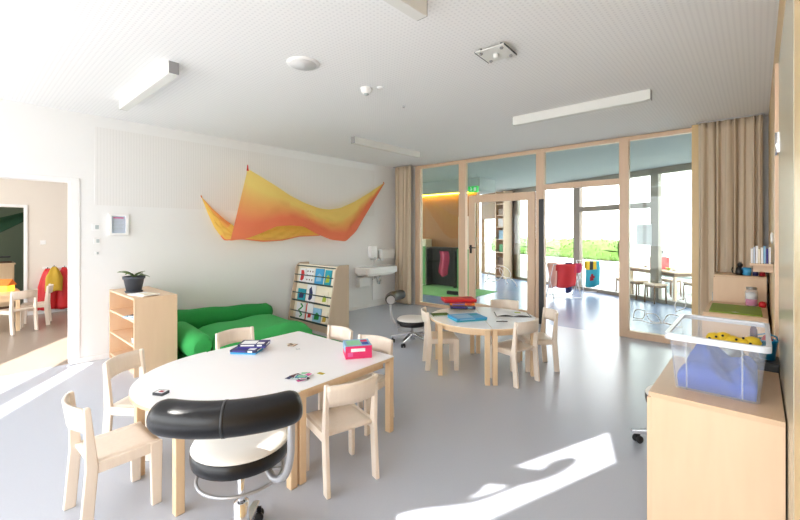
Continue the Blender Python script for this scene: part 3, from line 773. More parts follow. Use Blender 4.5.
books = [ # tier, x, width, height, cover, accent, label
 (2, -.36, .17, .23, 'paper', 'red', 'white picture book with a red figure on the top tier, at the wall end'),
 (2, -.15, .21, .24, 'paper', 'maroon', 'white picture book with maroon dots on the top tier, second from the wall end'),
 (2, .10, .22, .25, 'sky_blue', 'pale_blue', 'sky blue picture book on the top tier, third from the wall end'),
 (2, .33, .16, .24, 'teal', 'lime', 'teal picture book on the top tier, at the free end'),
 (1, -.33, .22, .19, 'teal', 'navy', 'teal picture book on the middle tier of the stand'),
 (1, -.07, .24, .29, 'paper', 'navy', 'tall white picture book with a dark blue figure on the middle tier'),
 (1, .30, .16, .2, 'cream', 'lime', 'cream picture book with a green mark on the middle tier'),
 (0, -.31, .24, .26, 'paper', 'bright_green', 'white picture book with a green curve on the bottom tier'),
 (0, -.06, .19, .27, 'paper', 'red', 'white picture book with a red spine on the bottom tier'),
 (0, .15, .21, .22, 'pale_blue', 'bright_green', 'pale blue picture book with green leaves on the bottom tier'),
 (0, .35, .15, .18, 'cream', 'ochre', 'small cream picture book at the free end of the bottom tier')]
for ti, x, w_, h_, cv, ac, lb in books:
    z = tiers[ti]; y = slope_y(z); th = math.atan2(.05, .30)
    mx = Matrix.Rotation(-th, 4, 'X')
    m = MB(); m.box(-w_/2, w_/2, 0, .012, 0, h_, 0, mx); m.box(-w_/2+.003, w_/2-.002, .003, .009, .002, h_+.001, 2, mx)
    k = random.Random(x*100).uniform(-.02, .02)
    if 'curve' in lb: m.tube([mx @ Vector((.05*math.sin(q*1.6) + .01, -.003, .03 + q*.035)) for q in range(7)], .014, 6, 1)
    elif 'figure' in lb: m.prism([(-.05,.03),(.0,.02),(.045,.06),(.05,.15),(.02,.2),(.0,.25 if h_ > .25 else .2),(-.05,.2),(-.04,.12)], -.003, 0, 'Y', 1, mx)
    elif 'spine' in lb: m.box(-w_/2-.001, -w_/2+.025, -.002, 0, 0, h_, 1, mx); m.prism([(-.03,.04),(.05,.05),(.06,.1),(-.02,.11)], -.002, 0, 'Y', 1, mx)
    elif 'dots' in lb:
        for q in range(9): m.lathe([(0, 0), (.014, 0), (.014, .002), (0, .002)], 8, 1, mx @ Matrix.Translation((-.07 + .07*(q % 3), -.0005, .05 + .07*(q//3))) @ Matrix.Rotation(PI/2, 4, 'X'))
    else: m.prism([(-w_*.3, h_*.15), (w_*.28, h_*.2), (w_*.3, h_*.55), (0, h_*.7), (-w_*.25, h_*.5)], -.003, 0, 'Y', 1, mx)
    p = bs.location + Vector((x, y + .026, z))
    tag(m.build('picture_book', [cv, ac, 'paper'], loc=p), lb, 'book', 'picture books on the display stand')

# sink and its fittings
sk = thing('wash_basin', 'white wall mounted wash basin beside the far curtain', 'basin', (WX+.008, 5.84, .70))
m = MB(); m.prism([(0, -.45), (.33, -.45), (.38, -.40), (.38, .40), (.33, .45), (0, .45)], .03, .16); m.prism([(0, -.40), (.30, -.36), (.30, .36), (0, .40)], -.02, .03)
m.build('bowl', 'porcelain', sk, bevel=.012, seg=3)
m = MB(); m.tube([(.09, .0, .17), (.09, .0, .30), (.11, 0, .33), (.2, 0, .32), (.21, 0, .28)], .014, 10); m.build('tap', 'chrome', sk)
m = MB(); m.tube([(.16, .1, .0), (.16, .1, -.14), (.14, .1, -.2), (.1, .1, -.2), (.08, .1, -.14), (.07, .1, -.08), (.0, .1, -.08)], .022, 10); m.tube([(.1, .02, 0), (.1, .02, -.1), (.02, .02, -.12)], .008, 8); m.build('drain_pipe', 'chrome', sk)
tag(MB().box(0, .13, -.17, .13, 0, .2).build('water_heater', 'white_plastic', bevel=.015, loc=(WX+.002, 5.58, .46)), 'small white box under the wash basin', 'box')
sd = thing('soap_dispenser', 'white soap dispenser on the wall above the wash basin', 'dispenser', (WX, 5.86, 1.02))
MB().box(0, .1, -.10, .10, 0, .26).build('housing', 'white_plastic', sd, bevel=.03, seg=4); MB().box(.02, .09, -.05, .05, -.03, 0).build('lever', 'grey_metal', sd, bevel=.006)
td = thing('towel_dispenser', 'white paper towel dispenser beside the soap dispenser', 'dispenser', (WX, 6.26, 1.0))
MB().box(0, .12, -.2, .2, 0, .2).build('housing', 'white_plastic', td, bevel=.02, seg=3); MB().box(.02, .1, -.13, .13, -.04, 0).build('paper', 'paper', td)
tag(MB().box(0, .02, 5.35-5.35, .7, 0, .5).build('splash_panel', 'white_laminate', loc=(WX, 5.9, .14)), 'pale panel on the wall under the wash basin', 'panel')

# small things on the left wall
pf = thing('framed_notice', 'white box frame with a printed sheet beside the doorway', 'frame', (WX, 1.40, 1.53))
pm = MB()
for b in ((-.105, -.075, 0, .265), (.075, .105, 0, .265), (-.075, .075, 0, .025), (-.075, .075, .24, .265)): pm.box(0, .04, b[0], b[1], b[2], b[3])
pm.build('frame_moulding', 'white_paint', pf, bevel=.003)
pm = MB(); pm.box(.003, .012, -.075, .075, .025, .24, 0); pm.box(.012, .0135, -.055, .055, .212, .225, 1)
for k in range(8): pm.box(.012, .013, -.06, .06 - .012*(k % 3), .19 - k*.018, .194 - k*.018, 2)
pm.build('printed_sheet', ['paper_blue', 'pink', 'sign_grey'], pf)
for i, (y, z, s_, lb, nm) in enumerate(((1.17, 1.63, .08, 'white light switch, uppermost of the fittings beside the doorway', 'light_switch'), (1.18, 1.46, .07, 'white socket plate, middle fitting beside the doorway', 'socket_plate'), (1.18, 1.31, .045, 'small white sensor, lowest fitting beside the doorway', 'wall_sensor'))):
    t = thing(nm, lb, nm.split('_')[-1] if nm != 'wall_sensor' else 'sensor', (WX, y, z))
    MB().box(0, .01, -s_/2, s_/2, -s_/2, s_/2).build('plate', 'white_plastic', t, bevel=.003); MB().box(.01, .016, -s_*.1, s_*.34, -s_*.3, s_*.3).build('rocker', 'sign_grey', t, bevel=.002)

# ================================================================== CEILING FIXTURES
GL = 'long ceiling lamps'
def lamp(label, x0, x1, y0, y1):
    t = thing('ceiling_lamp', label, 'lamp', ((x0+x1)/2, (y0+y1)/2, 2.9), 0, GL)
    a, b = (x1-x0)/2, (y1-y0)/2
    MB().box(-a, a, -b, b, 0, .1).build('housing', 'lamp_housing', t, bevel=.002)
    for s_ in (-1, 1):
        e = MB()
        if a > b: e.cbox((s_*(a+.002), 0, .05), (.004, 2*b, .1))
        else: e.cbox((0, s_*(b+.002), .05), (2*a, .004, .1))
        e.build('end_plate', 'lamp_end', t)
    MB().box(-a*.96, a*.96, -b*.96, b*.96, -.004, 0).build('diffuser', 'lamp_housing', t)
lamp('long white ceiling lamp above the low shelf and plant', -5.16, -3.66, 1.20, 1.28)
lamp('long greyish ceiling lamp near the draped cloth, pointing at the basin corner', -4.56, -4.48, 4.0, 5.55)
lamp('long white ceiling lamp parallel to the glass partition', -2.27, -.80, 4.64, 4.72)
lamp('ceiling lamp of which only one end shows at the upper picture edge', -1.60, -1.52, .5, 1.95)
sp = thing('ceiling_speaker', 'round flush ceiling speaker with grey grille', 'speaker', (-2.87, 1.98, 2.985))
MB().lathe([(0, 0), (.10, 0), (.135, .004), (.14, .015), (0, .015)], 32).build('ring', 'white_plastic', sp); MB().lathe([(0, -.003), (.112, -.003), (.112, .002), (0, .002)], 32).build('grille', 'grille_grey', sp)
sd = thing('smoke_detector', 'white smoke detector on the ceiling', 'detector', (-2.9, 2.74, 2.94))
MB().lathe([(0, 0), (.035, .002), (.05, .02), (.055, .045), (.06, .06), (0, .06)], 24).build('housing', 'white_plastic', sd); MB().lathe([(0, -.01), (.022, -.008), (.026, .004), (0, .004)], 16).build('sensor_head', 'sign_grey', sd)
tag(MB().lathe([(0, .0), (.03, .002), (.035, .012), (0, .012)], 16).build('ceiling_button', 'white_plastic', loc=(-2.78, 2.82, 2.988)), 'tiny white button beside the smoke detector', 'button')
tag(MB().lathe([(0, 0), (.012, .003), (.02, .02), (0, .02)], 12).build('sprinkler_head', 'grey_metal', loc=(-3.0, 3.42, 2.98)), 'tiny sprinkler head on the ceiling beyond the smoke detector', 'sprinkler')
sq = thing('square_spotlight', 'square clear ceiling spotlight with four grey corner clips', 'spotlight', (-1.53, 2.84, 2.965), math.radians(3))
MB().box(-.12, .12, -.12, .12, 0, .008).build('glass_plate', 'lamp_housing', sq, bevel=.002)
m = MB(); m.box(-.123, -.119, -.12, .12, -.002, .01); m.box(.119, .123, -.12, .12, -.002, .01); m.build('edge', 'dark_grey', sq)
for sx in (-1, 1):
    for sy in (-1, 1): MB().lathe([(0, -.012), (.012, -.012), (.015, -.004), (.012, 0), (.008, .034), (0, .034)], 12, 0, Matrix.Translation((sx*.085, sy*.085, 0))).build('clip', 'lamp_end', sq)
MB().lathe([(0, -.03), (.02, -.028), (.022, .0), (0, .0)], 14).build('bulb', 'white_plastic', sq)

# ================================================================== CURTAINS
def curtain(name, label, x0, x1, y, folds, amp, z1=2.985, taper=0):
    def fn(a, c):
        w_ = a + .022*math.sin(a*19 + 1) + .012*math.sin(a*43)
        ph = w_*folds*2*PI; A = amp*(.55 + .45*c)*(.75 + .35*math.sin(a*23 + .7))
        return (x0 + (x1-x0)*a + .010*math.sin(c*4 + a*23)*c, y + A*math.sin(ph) + .25*A*math.sin(2.3*ph + 3*c), z1 - c*(z1 - .03))
    m = MB(); m.grid(fn, folds*20, 24)
    c = thing(name, label, 'curtain', (0, 0, 0)); m.build('fabric', 'curtain', c, solid=.006)
    MB().box(x0-.02, x1+.02, y-.02, y+.02, 2.985, 3.0).build('curtain_track', 'grey_metal', c)
curtain('curtain', 'long tan curtain gathered in the corner beside the wash basin', -5.98, -5.50, 6.50, 4, .075)
curtain('curtain', 'wide tan pleated curtain behind the stepped cabinets', -.58, .045, 6.52, 8, .05)
struct(MB().box(-.66, -.52, 6.60, 6.70, 0, CH).build('trim_7', 'jamb_wood', bevel=.004))

# ================================================================== RIGHT HAND CABINETS
def cabinet(label, x0, x1, y0, y1, h, group=None, door=True):
    t = thing('cabinet', label, 'cabinet', ((x0+x1)/2, (y0+y1)/2, 0), 0, group)
    a, b = (x1-x0)/2, (y1-y0)/2
    MB().box(-a+.006, a, -b+.004, b-.004, .05, h-.024).build('body', 'cabinet_wood', t, bevel=.002)
    MB().box(-a+.04, a, -b+.02, b-.02, 0, .05).build('plinth', 'dark_grey', t)
    MB().box(-a-.004, a, -b, b, h-.024, h).build('top', 'cabinet_top', t, bevel=.002)
    for s_ in (-1, 1):
        d_ = MB().box(-a-.012, -a+.006, (-b+.008) if s_ < 0 else .003, -.003 if s_ < 0 else b-.008, .06, h-.03).build('door', 'cabinet_wood', t, bevel=.002)
        MB().tube([(-a-.028, s_*.04, h*.62), (-a-.028, s_*.04, h*.78)], .006, 8).build('handle', 'grey_metal', d_)
    return t
cabinet('near wooden cabinet carrying the clear plastic box', -.405, RX-.012, 2.33, 3.12, .77)
cabinet('middle wooden cabinet with the flat green board on top', -.405, RX-.025, 5.02, 5.88, .77)
cabinet('tall wooden cabinet in front of the pleated curtain', -.38, RX-.025, 5.98, 6.42, 1.07)
# storage box
CT = .77
bx = thing('storage_box', 'large translucent plastic storage box on the near cabinet', 'box', (-.155, 2.775, CT))
bx.scale = (.97, 1.0, 1.10); bx.location.y -= .02
def frus(w0, d0, w1, d1, z0, z1, r=.03):
    lo = rounded(w0, d0, r); hi = rounded(w1, d1, r); n = len(lo)
    vs = [(x, y, z0) for x, y in lo] + [(x, y, z1) for x, y in hi]
    return vs, [(i, (i+1) % n, n+(i+1) % n, n+i) for i in range(n)], tuple(range(n))
vs, fs, cap = frus(.335, .56, .385, .625, .003, .25)
m = MB(); m.add(vs, fs + [cap[::-1]], 0, False); m.build('tub', 'clear_plastic', bx, solid=.003)
m = MB(); o1 = rounded(.42, .665, .04); i1 = rounded(.38, .62, .03); n = len(o1)
for k in range(n):
    k2 = (k+1) % n; m.prism([o1[k], o1[k2], i1[k2], i1[k]], .248, .258)
    m.prism([o1[k], o1[k2], (o1[k2][0]*.985, o1[k2][1]*.99), (o1[k][0]*.985, o1[k][1]*.99)], .232, .248)
m.build('rim', 'clear_rim', bx)
m = MB()
for x in (-.115, .105):
    m = MB(); m.add([(x-.003, -.284, .004), (x+.003, -.284, .004), (x+.004, -.316, .24), (x-.004, -.316, .24)], [(0, 1, 2, 3)]); m.build('rib', 'clear_jar', bx, solid=.003)
for sy in (-.2, .2):
    m = MB(); m.add([(-.172, sy-.003, .004), (-.172, sy+.003, .004), (-.197, sy+.004, .24), (-.197, sy-.004, .24)], [(0, 1, 2, 3)]); m.build('rib', 'clear_jar', bx, solid=.003)
def cl_fn(a, c):
    w_, d_ = .31, .53; x = (a-.5)*w_; y = (c-.5)*d_
    e = min(1, 6*min(a, 1-a))**.6*min(1, 6*min(c, 1-c))**.6
    z = .06 + .11*math.exp(-((a-.30)**2)*18) + .06*math.exp(-((a-.82)**2)*30) - .02*c + .02*math.sin(a*14 + c*8) + .012*math.sin(c*19 + a*5)
    return (x, y, max(.008, .012 + e*z*.95 + (1-e)*z*.6))
m = MB(); m.grid(cl_fn, 30, 30); N_ = 31; rim = [i*N_ for i in range(N_)] + [(N_-1)*N_ + j for j in range(1, N_)] + [i*N_ + N_-1 for i in range(N_-2, -1, -1)] + list(range(N_-2, 0, -1))
o_ = len(m.v); m.v += [(m.v[i][0]*.97, m.v[i][1]*.97, .006) for i in rim]
for k in range(len(rim)):
    k2 = (k+1) % len(rim); m.f.append((rim[k], rim[k2], o_+k2, o_+k)); m.mi.append(0); m.sm.append(True)
m.f.append(tuple(o_+k for k in range(len(rim)))); m.mi.append(0); m.sm.append(False)
tag(m.build('blue_cloth', 'cloth_blue', loc=(-.155, 2.755, CT)), 'heap of blue cloth inside the clear storage box', 'cloth')
yp = thing('spotted_cushion', 'yellow spotted soft toy lying on the cloth at the back of the storage box', 'soft toy', (-.10, 2.99, CT+.14))
m = MB()
for k in range(5): m.lathe([(0, -.03), (.03, -.022), (.042, 0), (.03, .024), (0, .034)], 14, 0, Matrix.Translation((-.09 + .042*k, .01*math.sin(k*2), .035 + .008*math.sin(k*1.7))))
m.build('body', 'yellow', yp)
m = MB()
for k in range(7): m.lathe([(0, 0), (.007, 0), (.005, .004), (0, .004)], 8, 0, Matrix.Translation((-.11 + .030*k, -.038 + .004*(k % 2), .04 + .012*(k % 3))) @ Matrix.Rotation(PI/2, 4, 'X'))
m.build('spot', 'black', yp)
mb = MB(); mb.lathe([(0, 0), (.014, 0), (.017, .02), (.019, .1), (.017, .17), (.008, .195), (0, .197)], 18, 0)
mb.lathe([(.0192, .06), (.0195, .11)], 18, 1)
tag(mb.build('dark_bottle', ['maroon', 'magenta'], loc=(.030, 4.55, .70)), 'dark maroon bottle standing beside the blue bucket behind the storage box', 'bottle')
# low dark cupboard with a bucket between the cabinets
dk = thing('grey_pedestal', 'narrow dark grey pedestal behind the storage box at the right wall', 'pedestal', (.03, 3.235, 0))
MB().box(-.07, .062, -.095, .095, .0, .80).build('body', 'dark_grey', dk, bevel=.004); MB().box(-.072, .064, -.097, .097, .80, .815).build('top', 'dark_grey', dk, bevel=.002)
bpy.data.objects['dark_bottle'].location = (-.018, 3.20, .815)
bk = thing('blue_bucket', 'blue toy bucket with handle on the dark pedestal behind the storage box', 'bucket', (.042, 3.24, .815))
MB().lathe([(0, 0), (.036, 0), (.047, .105), (.051, .107), (.051, .115), (.043, .115), (.034, .01), (0, .01)], 24).build('pail', 'bucket_blue', bk)
MB().tube([(-.047, 0, .11), (-.042, 0, .135), (0, -.0, .15), (.042, 0, .135), (.047, 0, .11)], .004, 8).build('handle', 'bucket_blue', bk)
tag(MB().lathe([(0, 0), (.018, .02), (.03, .06), (.028, .1), (.014, .125), (0, .13)], 14).build('red_egg', 'red', loc=(.042, 3.24, .826)), 'red toy egg standing in the blue bucket', 'toy')
# on the middle cabinet
gb = MB(); gb.prism(rounded(.40, .58, .012), 0, .012, mi=0); gb.prism([(-.03,-.23),(0,-.245),(.03,-.23),(.012,-.228),(0,-.215),(-.012,-.228)], .012, .0126, mi=1)
tag(gb.build('green_board', ['board_green', 'white_ink'], loc=(-.17, 5.36, .77), rz=.02), 'flat olive green board lying on the middle cabinet', 'board')
jr = thing('storage_jar', 'clear jar of pink and white pieces at the back of the middle cabinet', 'jar', (-.05, 5.78, .77))
MB().lathe([(.0, .0), (.05, 0), (.054, .01), (.054, .15), (.042, .17), (.042, .18)], 24).build('glass_wall', 'clear_jar', jr)
MB().lathe([(0, .004), (.047, .005), (.048, .07), (0, .08)], 18).build('pink_filling', 'pink', jr); MB().lathe([(0, .08), (.047, .075), (.047, .13), (.02, .148), (0, .15)], 14).build('white_filling', 'paper', jr)
MB().lathe([(0, .179), (.045, .179), (.045, .2), (0, .203)], 20).build('lid', 'grey_metal', jr)
tag(MB().lathe([(0, 0), (.025, .003), (.034, .03), (.022, .058), (0, .064)], 16).build('red_apple', 'red', loc=(.038, 5.72, .77)), 'small red ball on the middle cabinet beside the clear jar', 'ball')
# on the tall cabinet
kt = thing('black_cat_figure', 'small black cat figure on the tall cabinet', 'figure', (-.16, 6.12, 1.07), .6)
m = MB(); m.lathe([(0, 0), (.032, 0), (.04, .03), (.03, .075), (.018, .095), (0, .1)], 16); m.lathe([(0, .085), (.022, .095), (.027, .115), (.02, .135), (0, .14)], 14, 0, Matrix.Translation((.008, 0, 0)))
for s_ in (-1, 1): m.lathe([(.011, .128), (0, .16)], 6, 0, Matrix.Translation((.008, s_*.014, 0)))
m.tube([(-.03, .0, .01), (-.055, .02, .02), (-.06, .03, .06), (-.05, .03, .085)], .006, 6)
m.build('body', 'black', kt)
mg = thing('blue_mug', 'light blue mug on the tall cabinet next to the black cat figure', 'mug', (-.09, 6.1, 1.07))
MB().lathe([(0, 0), (.036, 0), (.04, .09), (.036, .09), (.033, .008), (0, .008)], 20).build('cup', 'sky_blue', mg); MB().tube([(-.038, 0, .02), (-.064, 0, .03), (-.066, 0, .065), (-.039, 0, .075)], .005, 8).build('handle', 'sky_blue', mg)
for k, (x, mm, lb) in enumerate(((-.02, 'navy', 'navy tin next to the light blue mug on the tall cabinet'), (.04, 'dark_red', 'dark red tin at the wall side of the tall cabinet'))):
    tag(MB().lathe([(0, 0), (.026, 0), (.026, .09), (.02, .095), (0, .095)], 16).build('tin', mm, loc=(x, 6.1, 1.07)), lb, 'tin')
# wall shelf with booklets
ws = thing('wall_shelf', 'small wooden wall shelf holding a row of white booklets', 'shelf', (RX, 4.72, 1.28))
MB().box(-.15, 0, -.13, .13, 0, .02).build('board', 'frame_wood', ws, bevel=.002); MB().box(-.13, 0, -.015, .015, -.06, 0).build('bracket', 'frame_wood', ws)
for k in range(8):
    cv = ['paper', 'paper_blue', 'paper', 'cream', 'paper', 'pale_blue', 'indigo', 'paper'][k]; hh = .125 + .012*((k*7) % 3)
    nm = ['first', 'second', 'third', 'fourth', 'fifth', 'sixth', 'seventh', 'eighth'][k]; cn = ['white', 'bluish white', 'white', 'cream', 'white', 'pale blue', 'indigo', 'white'][k]
    tag(MB().box(0, .013, -.09, .09, 0, hh).build('booklet', cv, loc=(RX-.145 + .0165*k, 4.71, 1.30)), '%s booklet on the wall shelf, %s from the curtain side' % (cn, nm), 'booklet', 'booklets on the wall shelf')
tag(MB().lathe([(0, 0), (.03, .0), (.034, .012), (.02, .018), (0, .018)], 20, 0, Matrix.Rotation(-PI/2, 4, 'Y'), sx=1.5, sy=1).build('white_knob', 'white_plastic', loc=(RX, 4.66, 1.52)), 'white oval disc on the right wall above the booklet shelf', 'disc')

# ================================================================== THINGS ON THE TABLES
def game_box(name, label, loc, rz, size, mats, top=None, group=None):
    w, d, h = size
    m = MB(); m.box(-w/2, w/2, -d/2, d/2, 0, h*.45, 1); m.box(-w/2-.002, w/2+.002, -d/2-.002, d/2+.002, h*.45, h, 0)
    e = .0006
    m.box(-w*.42, w*.12, -d*.38, d*.34, h, h+e, 2); m.box(w*.16, w*.42, -d*.36, -d*.02, h, h+e, 3); m.box(w*.16, w*.42, d*.05, d*.36, h, h+e, 1)
    m.box(-w*.40, w*.10, -d/2-.0028, -d/2-.002, h*.55, h*.9, 2); m.box(w*.2, w*.38, -d/2-.0028, -d/2-.002, h*.5, h*.92, 3)
    m.box(w/2+.002, w/2+.0028, -d*.3, d*.3, h*.55, h*.85, 3)
    return tag(m.build(name, mats, loc=loc, rz=rz, bevel=.0008, seg=1), label, 'box', group)
zt = TH
x, y = floor_pt(246, 352, TH); rb = math.radians(36)
game_box('game_box', 'blue and purple game box, lower of two stacked on the large table', (x, y+.01, zt), rb, (.21, .15, .033), ['navy', 'sky_blue', 'indigo', 'paper'])
game_box('game_box', 'white topped navy game box, upper of two stacked on the large table', (x-.005, y+.075, zt+.0342), rb+.14, (.22, .14, .03), ['navy', 'indigo', 'paper', 'paper'])
x, y = floor_pt(357, 355, TH)
pb = game_box('toy_box', 'pink and blue toy box on the straight end of the large table', (x, y, zt), math.radians(56), (.20, .19, .10), ['pale_blue', 'hot_pink', 'mint', 'blue'])
m = MB(); m.box(-.1028, .1028, -.0982, -.0972, .002, .098, 0); m.box(-.06, .05, -.0992, -.0982, .055, .08, 1); m.box(-.085, -.045, -.0992, -.0982, .02, .05, 2); m.box(.1022, .1032, -.09, .09, .002, .095, 0)
m.build('printed_side', ['hot_pink', 'paper', 'pink'], pb)
def cards(px, py, n, spread, palette, lbls, seed, cat='card', size=(.045, .07), group=None):
    r = random.Random(seed); x0, y0 = floor_pt(px, py, TH)
    for k in range(n):
        a = r.uniform(0, 2*PI); q = spread*math.sqrt(r.random())
        m = MB(); m.box(-size[0]/2, size[0]/2, -size[1]/2, size[1]/2, 0, .0016, 0); m.box(-size[0]*.38, size[0]*.38, -size[1]*.4, size[1]*.4, .0016, .0018, 1)
        c0, c1 = palette[k % len(palette)]
        tag(m.build('playing_card', [c0, c1], loc=(x0 + q*math.cos(a), y0 + q*math.sin(a), TH + .0001 + .0021*k), rz=r.uniform(0, PI)), lbls[k % len(lbls)], cat, group)
cg = 'cards in the loose heap on the large table'
cards(299, 378, 12, .065, [('paper', 'mint'), ('paper', 'pink'), ('black', 'maroon'), ('paper', 'navy'), ('paper', 'hot_pink'), ('teal', 'mint')],
      ['mint faced card in the loose heap near the black stool', 'pink faced card in the loose heap near the black stool', 'black and maroon card in the loose heap near the black stool', 'navy faced card in the loose heap near the black stool', 'hot pink faced card in the loose heap near the black stool', 'teal edged card in the loose heap near the black stool'], 5, group=cg)
cards(321, 373.5, 1, 0, [('lime', 'ochre')], ['single yellow green card beside the loose heap of cards'], 2, size=(.05, .03))
cards(291.5, 345.5, 4, .02, [('brown', 'skin_tone'), ('cream', 'brown')], ['brown card in the small pile at the middle of the large table', 'cream card in the small pile at the middle of the large table'], 8, group='cards in the small pile')
cards(298, 349, 1, 0, [('sign_grey', 'paper')], ['tiny white card beside the small brown pile'], 3, size=(.03, .03))
x, y = floor_pt(161, 394, TH)
m = MB(); m.box(-.035, .035, -.028, .028, 0, .016, 0); m.box(-.028, .028, -.022, .022, .016, .0165, 1); m.box(-.01, .02, -.012, .012, .0165, .017, 2)
tag(m.build('card_box', ['dark_grey', 'paper', 'dark_red'], loc=(x, y, TH), rz=.5), 'small dark card box near the rounded end of the large table', 'box')
# round table
x, y = floor_pt(467, 319, TH)
game_box('game_box', 'light blue flat game box at the near edge of the round table', (x, y, TH), math.radians(58), (.36, .26, .035), ['sky_blue', 'teal', 'pale_blue', 'sky_blue'])
x, y = floor_pt(462, 311.5, TH)
game_box('game_box', 'dark game box lying across the light blue box on the round table', (x-.03, y+.05, TH+.0362), math.radians(38), (.30, .22, .028), ['navy', 'black', 'indigo', 'pale_blue'])
game_box('game_box', 'orange and blue game box under the red box on the round table', (x-.05, y+.08, TH+.0652), math.radians(34), (.30, .2, .03), ['orange', 'brown', 'blue', 'red'])
game_box('game_box', 'big red game box on top of the pile on the round table', (x-.13, y+.12, TH+.0962), math.radians(48), (.40, .24, .04), ['red', 'dark_red', 'red', 'red'])
x, y = floor_pt(437, 314.5, TH)
book('book', 'flat olive book at the left edge of the round table', (x+.05, y, TH), .9, (.2, .15, .012), 'olive')
x, y = floor_pt(512, 314.5, TH)
ob = MB()
for s_ in (-1, 1):
    def pg(a, c, s_=s_): return (s_*.19*a, (c-.5)*.25, .004 + .02*math.sin(PI*a)*(1-a*.5))
    ob.grid(pg, 8, 4, 0)
ob.box(-.2, .2, -.13, .13, 0, .003, 1); ob.box(.03, .1, -.02, .04, .0225, .0232, 2)
tag(ob.build('open_book', ['paper', 'dark_grey', 'lime'], loc=(x, y, TH), rz=math.radians(35)), 'open picture book with white pages on the round table', 'book')
m = MB(); m.tube([(-.06, 0, .006), (.06, .01, .006)], .005, 8)
x, y = floor_pt(502, 322, TH); tag(m.build('pencil', 'dark_grey', loc=(x, y, TH), rz=.6), 'dark pencil lying on the round table by the open book', 'pencil')

# ================================================================== SIDE ROOM
sdt = thing('play_table', 'pale wooden table in the side room carrying the glowing toy house', 'table', (-9.2, .25, 0))
MB().prism(rounded(1.0, 1.0, .03), TH-.03, TH).build('table_top', 'beech', sdt)
m = MB(); m.box(-.46, .46, -.46, -.44, .48, TH-.03); m.box(-.46, .46, .44, .46, .48, TH-.03); m.box(-.46, -.44, -.44, .44, .48, TH-.03); m.box(.44, .46, -.44, .44, .48, TH-.03); m.build('apron', 'beech', sdt)
for sx in (-1, 1):
    for sy in (-1, 1): l = MB(); table_leg(l, sx*.44, sy*.44, TH-.03); l.build('leg', 'beech', sdt, bevel=.005)
lh = thing('toy_house', 'glowing yellow toy house with orange roof on the side room table', 'toy', (-9.3, .56, TH), .9)
MB().box(-.11, .11, -.08, .08, 0, .1).build('walls', 'toy_glow', lh, bevel=.004)
MB().prism([(-.1, .1), (.1, .1), (0, .2)], -.13, .13, 'X').build('roof', 'orange', lh)
tag(MB().lathe([(0, 0), (.06, .005), (.085, .07), (.06, .13), (0, .145)], 20).build('orange_ball', 'orange', loc=(-9.56, .60, TH)), 'dull orange ball beside the glowing toy house', 'ball')
sb = thing('sideboard', 'pale wooden sideboard in the green room beyond the second doorway', 'sideboard', (-11.7, .35, 0))
MB().box(-.25, .25, -.9, .5, .05, .9).build('body', 'beech', sb, bevel=.004); MB().box(-.23, .23, -.85, .45, 0, .05).build('plinth', 'brown', sb); MB().box(-.27, .27, -.92, .52, .9, .93).build('top', 'beech', sb)
MB().tube([(.265, .05, .72), (.265, .17, .72)], .012, 8).build('handle', 'dark_grey', sb)
MB().box(.25, .262, -.25, .48, .1, .86).build('door', 'beech', sb, bevel=.003)
ty = thing('tray', 'dark tray with a white bowl on the pale sideboard', 'tray', (-11.65, .5, .93))
MB().box(-.15, .15, -.32, .32, 0, .03).build('tray_base', 'brown', ty, bevel=.01); MB().box(-.12, .12, -.3, .3, .11, .14).build('tray_lid', 'dark_grey', ty, bevel=.01); MB().lathe([(0, .03), (.06, .03), (.12, .1), (0, .11)], 18).build('bowl', 'paper', ty)
db = thing('dark_cabinet', 'narrow black shelf with pink toys at the second doorway', 'cabinet', (-11.5, 1.18, 0))
MB().box(-.2, .2, -.16, .16, 0, .93).build('body', 'black', db, bevel=.004); MB().box(.2, .24, -.1, .05, .3, .8).build('pink_toy', 'magenta', db, bevel=.02)
hm = MB(); hm.grid(lambda a, c: (-11.0 - .1*math.sin(PI*c), -.9 + 2.0*a, 1.98 - .42*c*(1 - max(0, a-.55)*1.5) - .22*math.sin(PI*min(1, a)) + .12*max(0, a-.6)), 24, 8)
tag(hm.build('green_canopy', 'dark_green', solid=.01), 'dark green cloth canopy hanging in the green room', 'canopy')
# coats on hooks
def coat(name, label, y, z, w, h, m, seed, x=-10.2):
    r = random.Random(seed); ph = r.uniform(0, 6)
    t = thing(name, label, 'coat', (x, y, z - h), 0, 'coats hanging in the side room')
    def fn(a, c):
        ww = w*(.22 + .78*min(1, c*2.2)**.7); th = 2*PI*a
        return (.07*math.cos(th)*(.4 + .6*min(1, c*3))*(1 + .25*math.sin(3*th + ph)), ww/2*math.sin(th)*(1 + .1*math.sin(5*th + c*4 + ph)), h*(1-c) + .01*math.sin(th*4))
    b = MB(); b.grid(fn, 28, 12); b.build('fabric', m, t, solid=.004)
    MB().tube([(-.045, 0, h-.02), (-.0, 0, h), (.01, 0, h+.03)], .007, 6).build('loop', 'dark_grey', t)
coat('hanging_coat', 'red coat hanging beside the yellow jacket, nearest the second doorway', 1.22, .86, .27, .78, 'red', 1)
coat('hanging_coat', 'yellow jacket hanging over the red coats', 1.30, .90, .24, .46, 'ochre', 2, -10.08)
coat('hanging_coat', 'bright red coat hanging right behind the yellow jacket', 1.47, .87, .27, .8, 'red', 3)
coat('hanging_coat', 'red coat hanging nearest the white door jamb', 1.69, .88, .26, .76, 'red', 4)
coat('hanging_coat', 'red coat at the far end of the coat row', 1.84, .87, .2, .76, 'dark_red', 5)
hk = MB(); hk.box(-10.25, -10.235, 1.15, 2.0, .86, .90); tag(hk.build('coat_rail', 'white_paint'), 'white hook rail behind the hanging coats', 'rail')
tag(MB().box(0, .01, -.04, .04, -.04, .04).build('light_switch', 'white_plastic', bevel=.003, loc=(-10.25, 1.16, 1.37)), 'white light switch on the beige side room wall', 'switch')

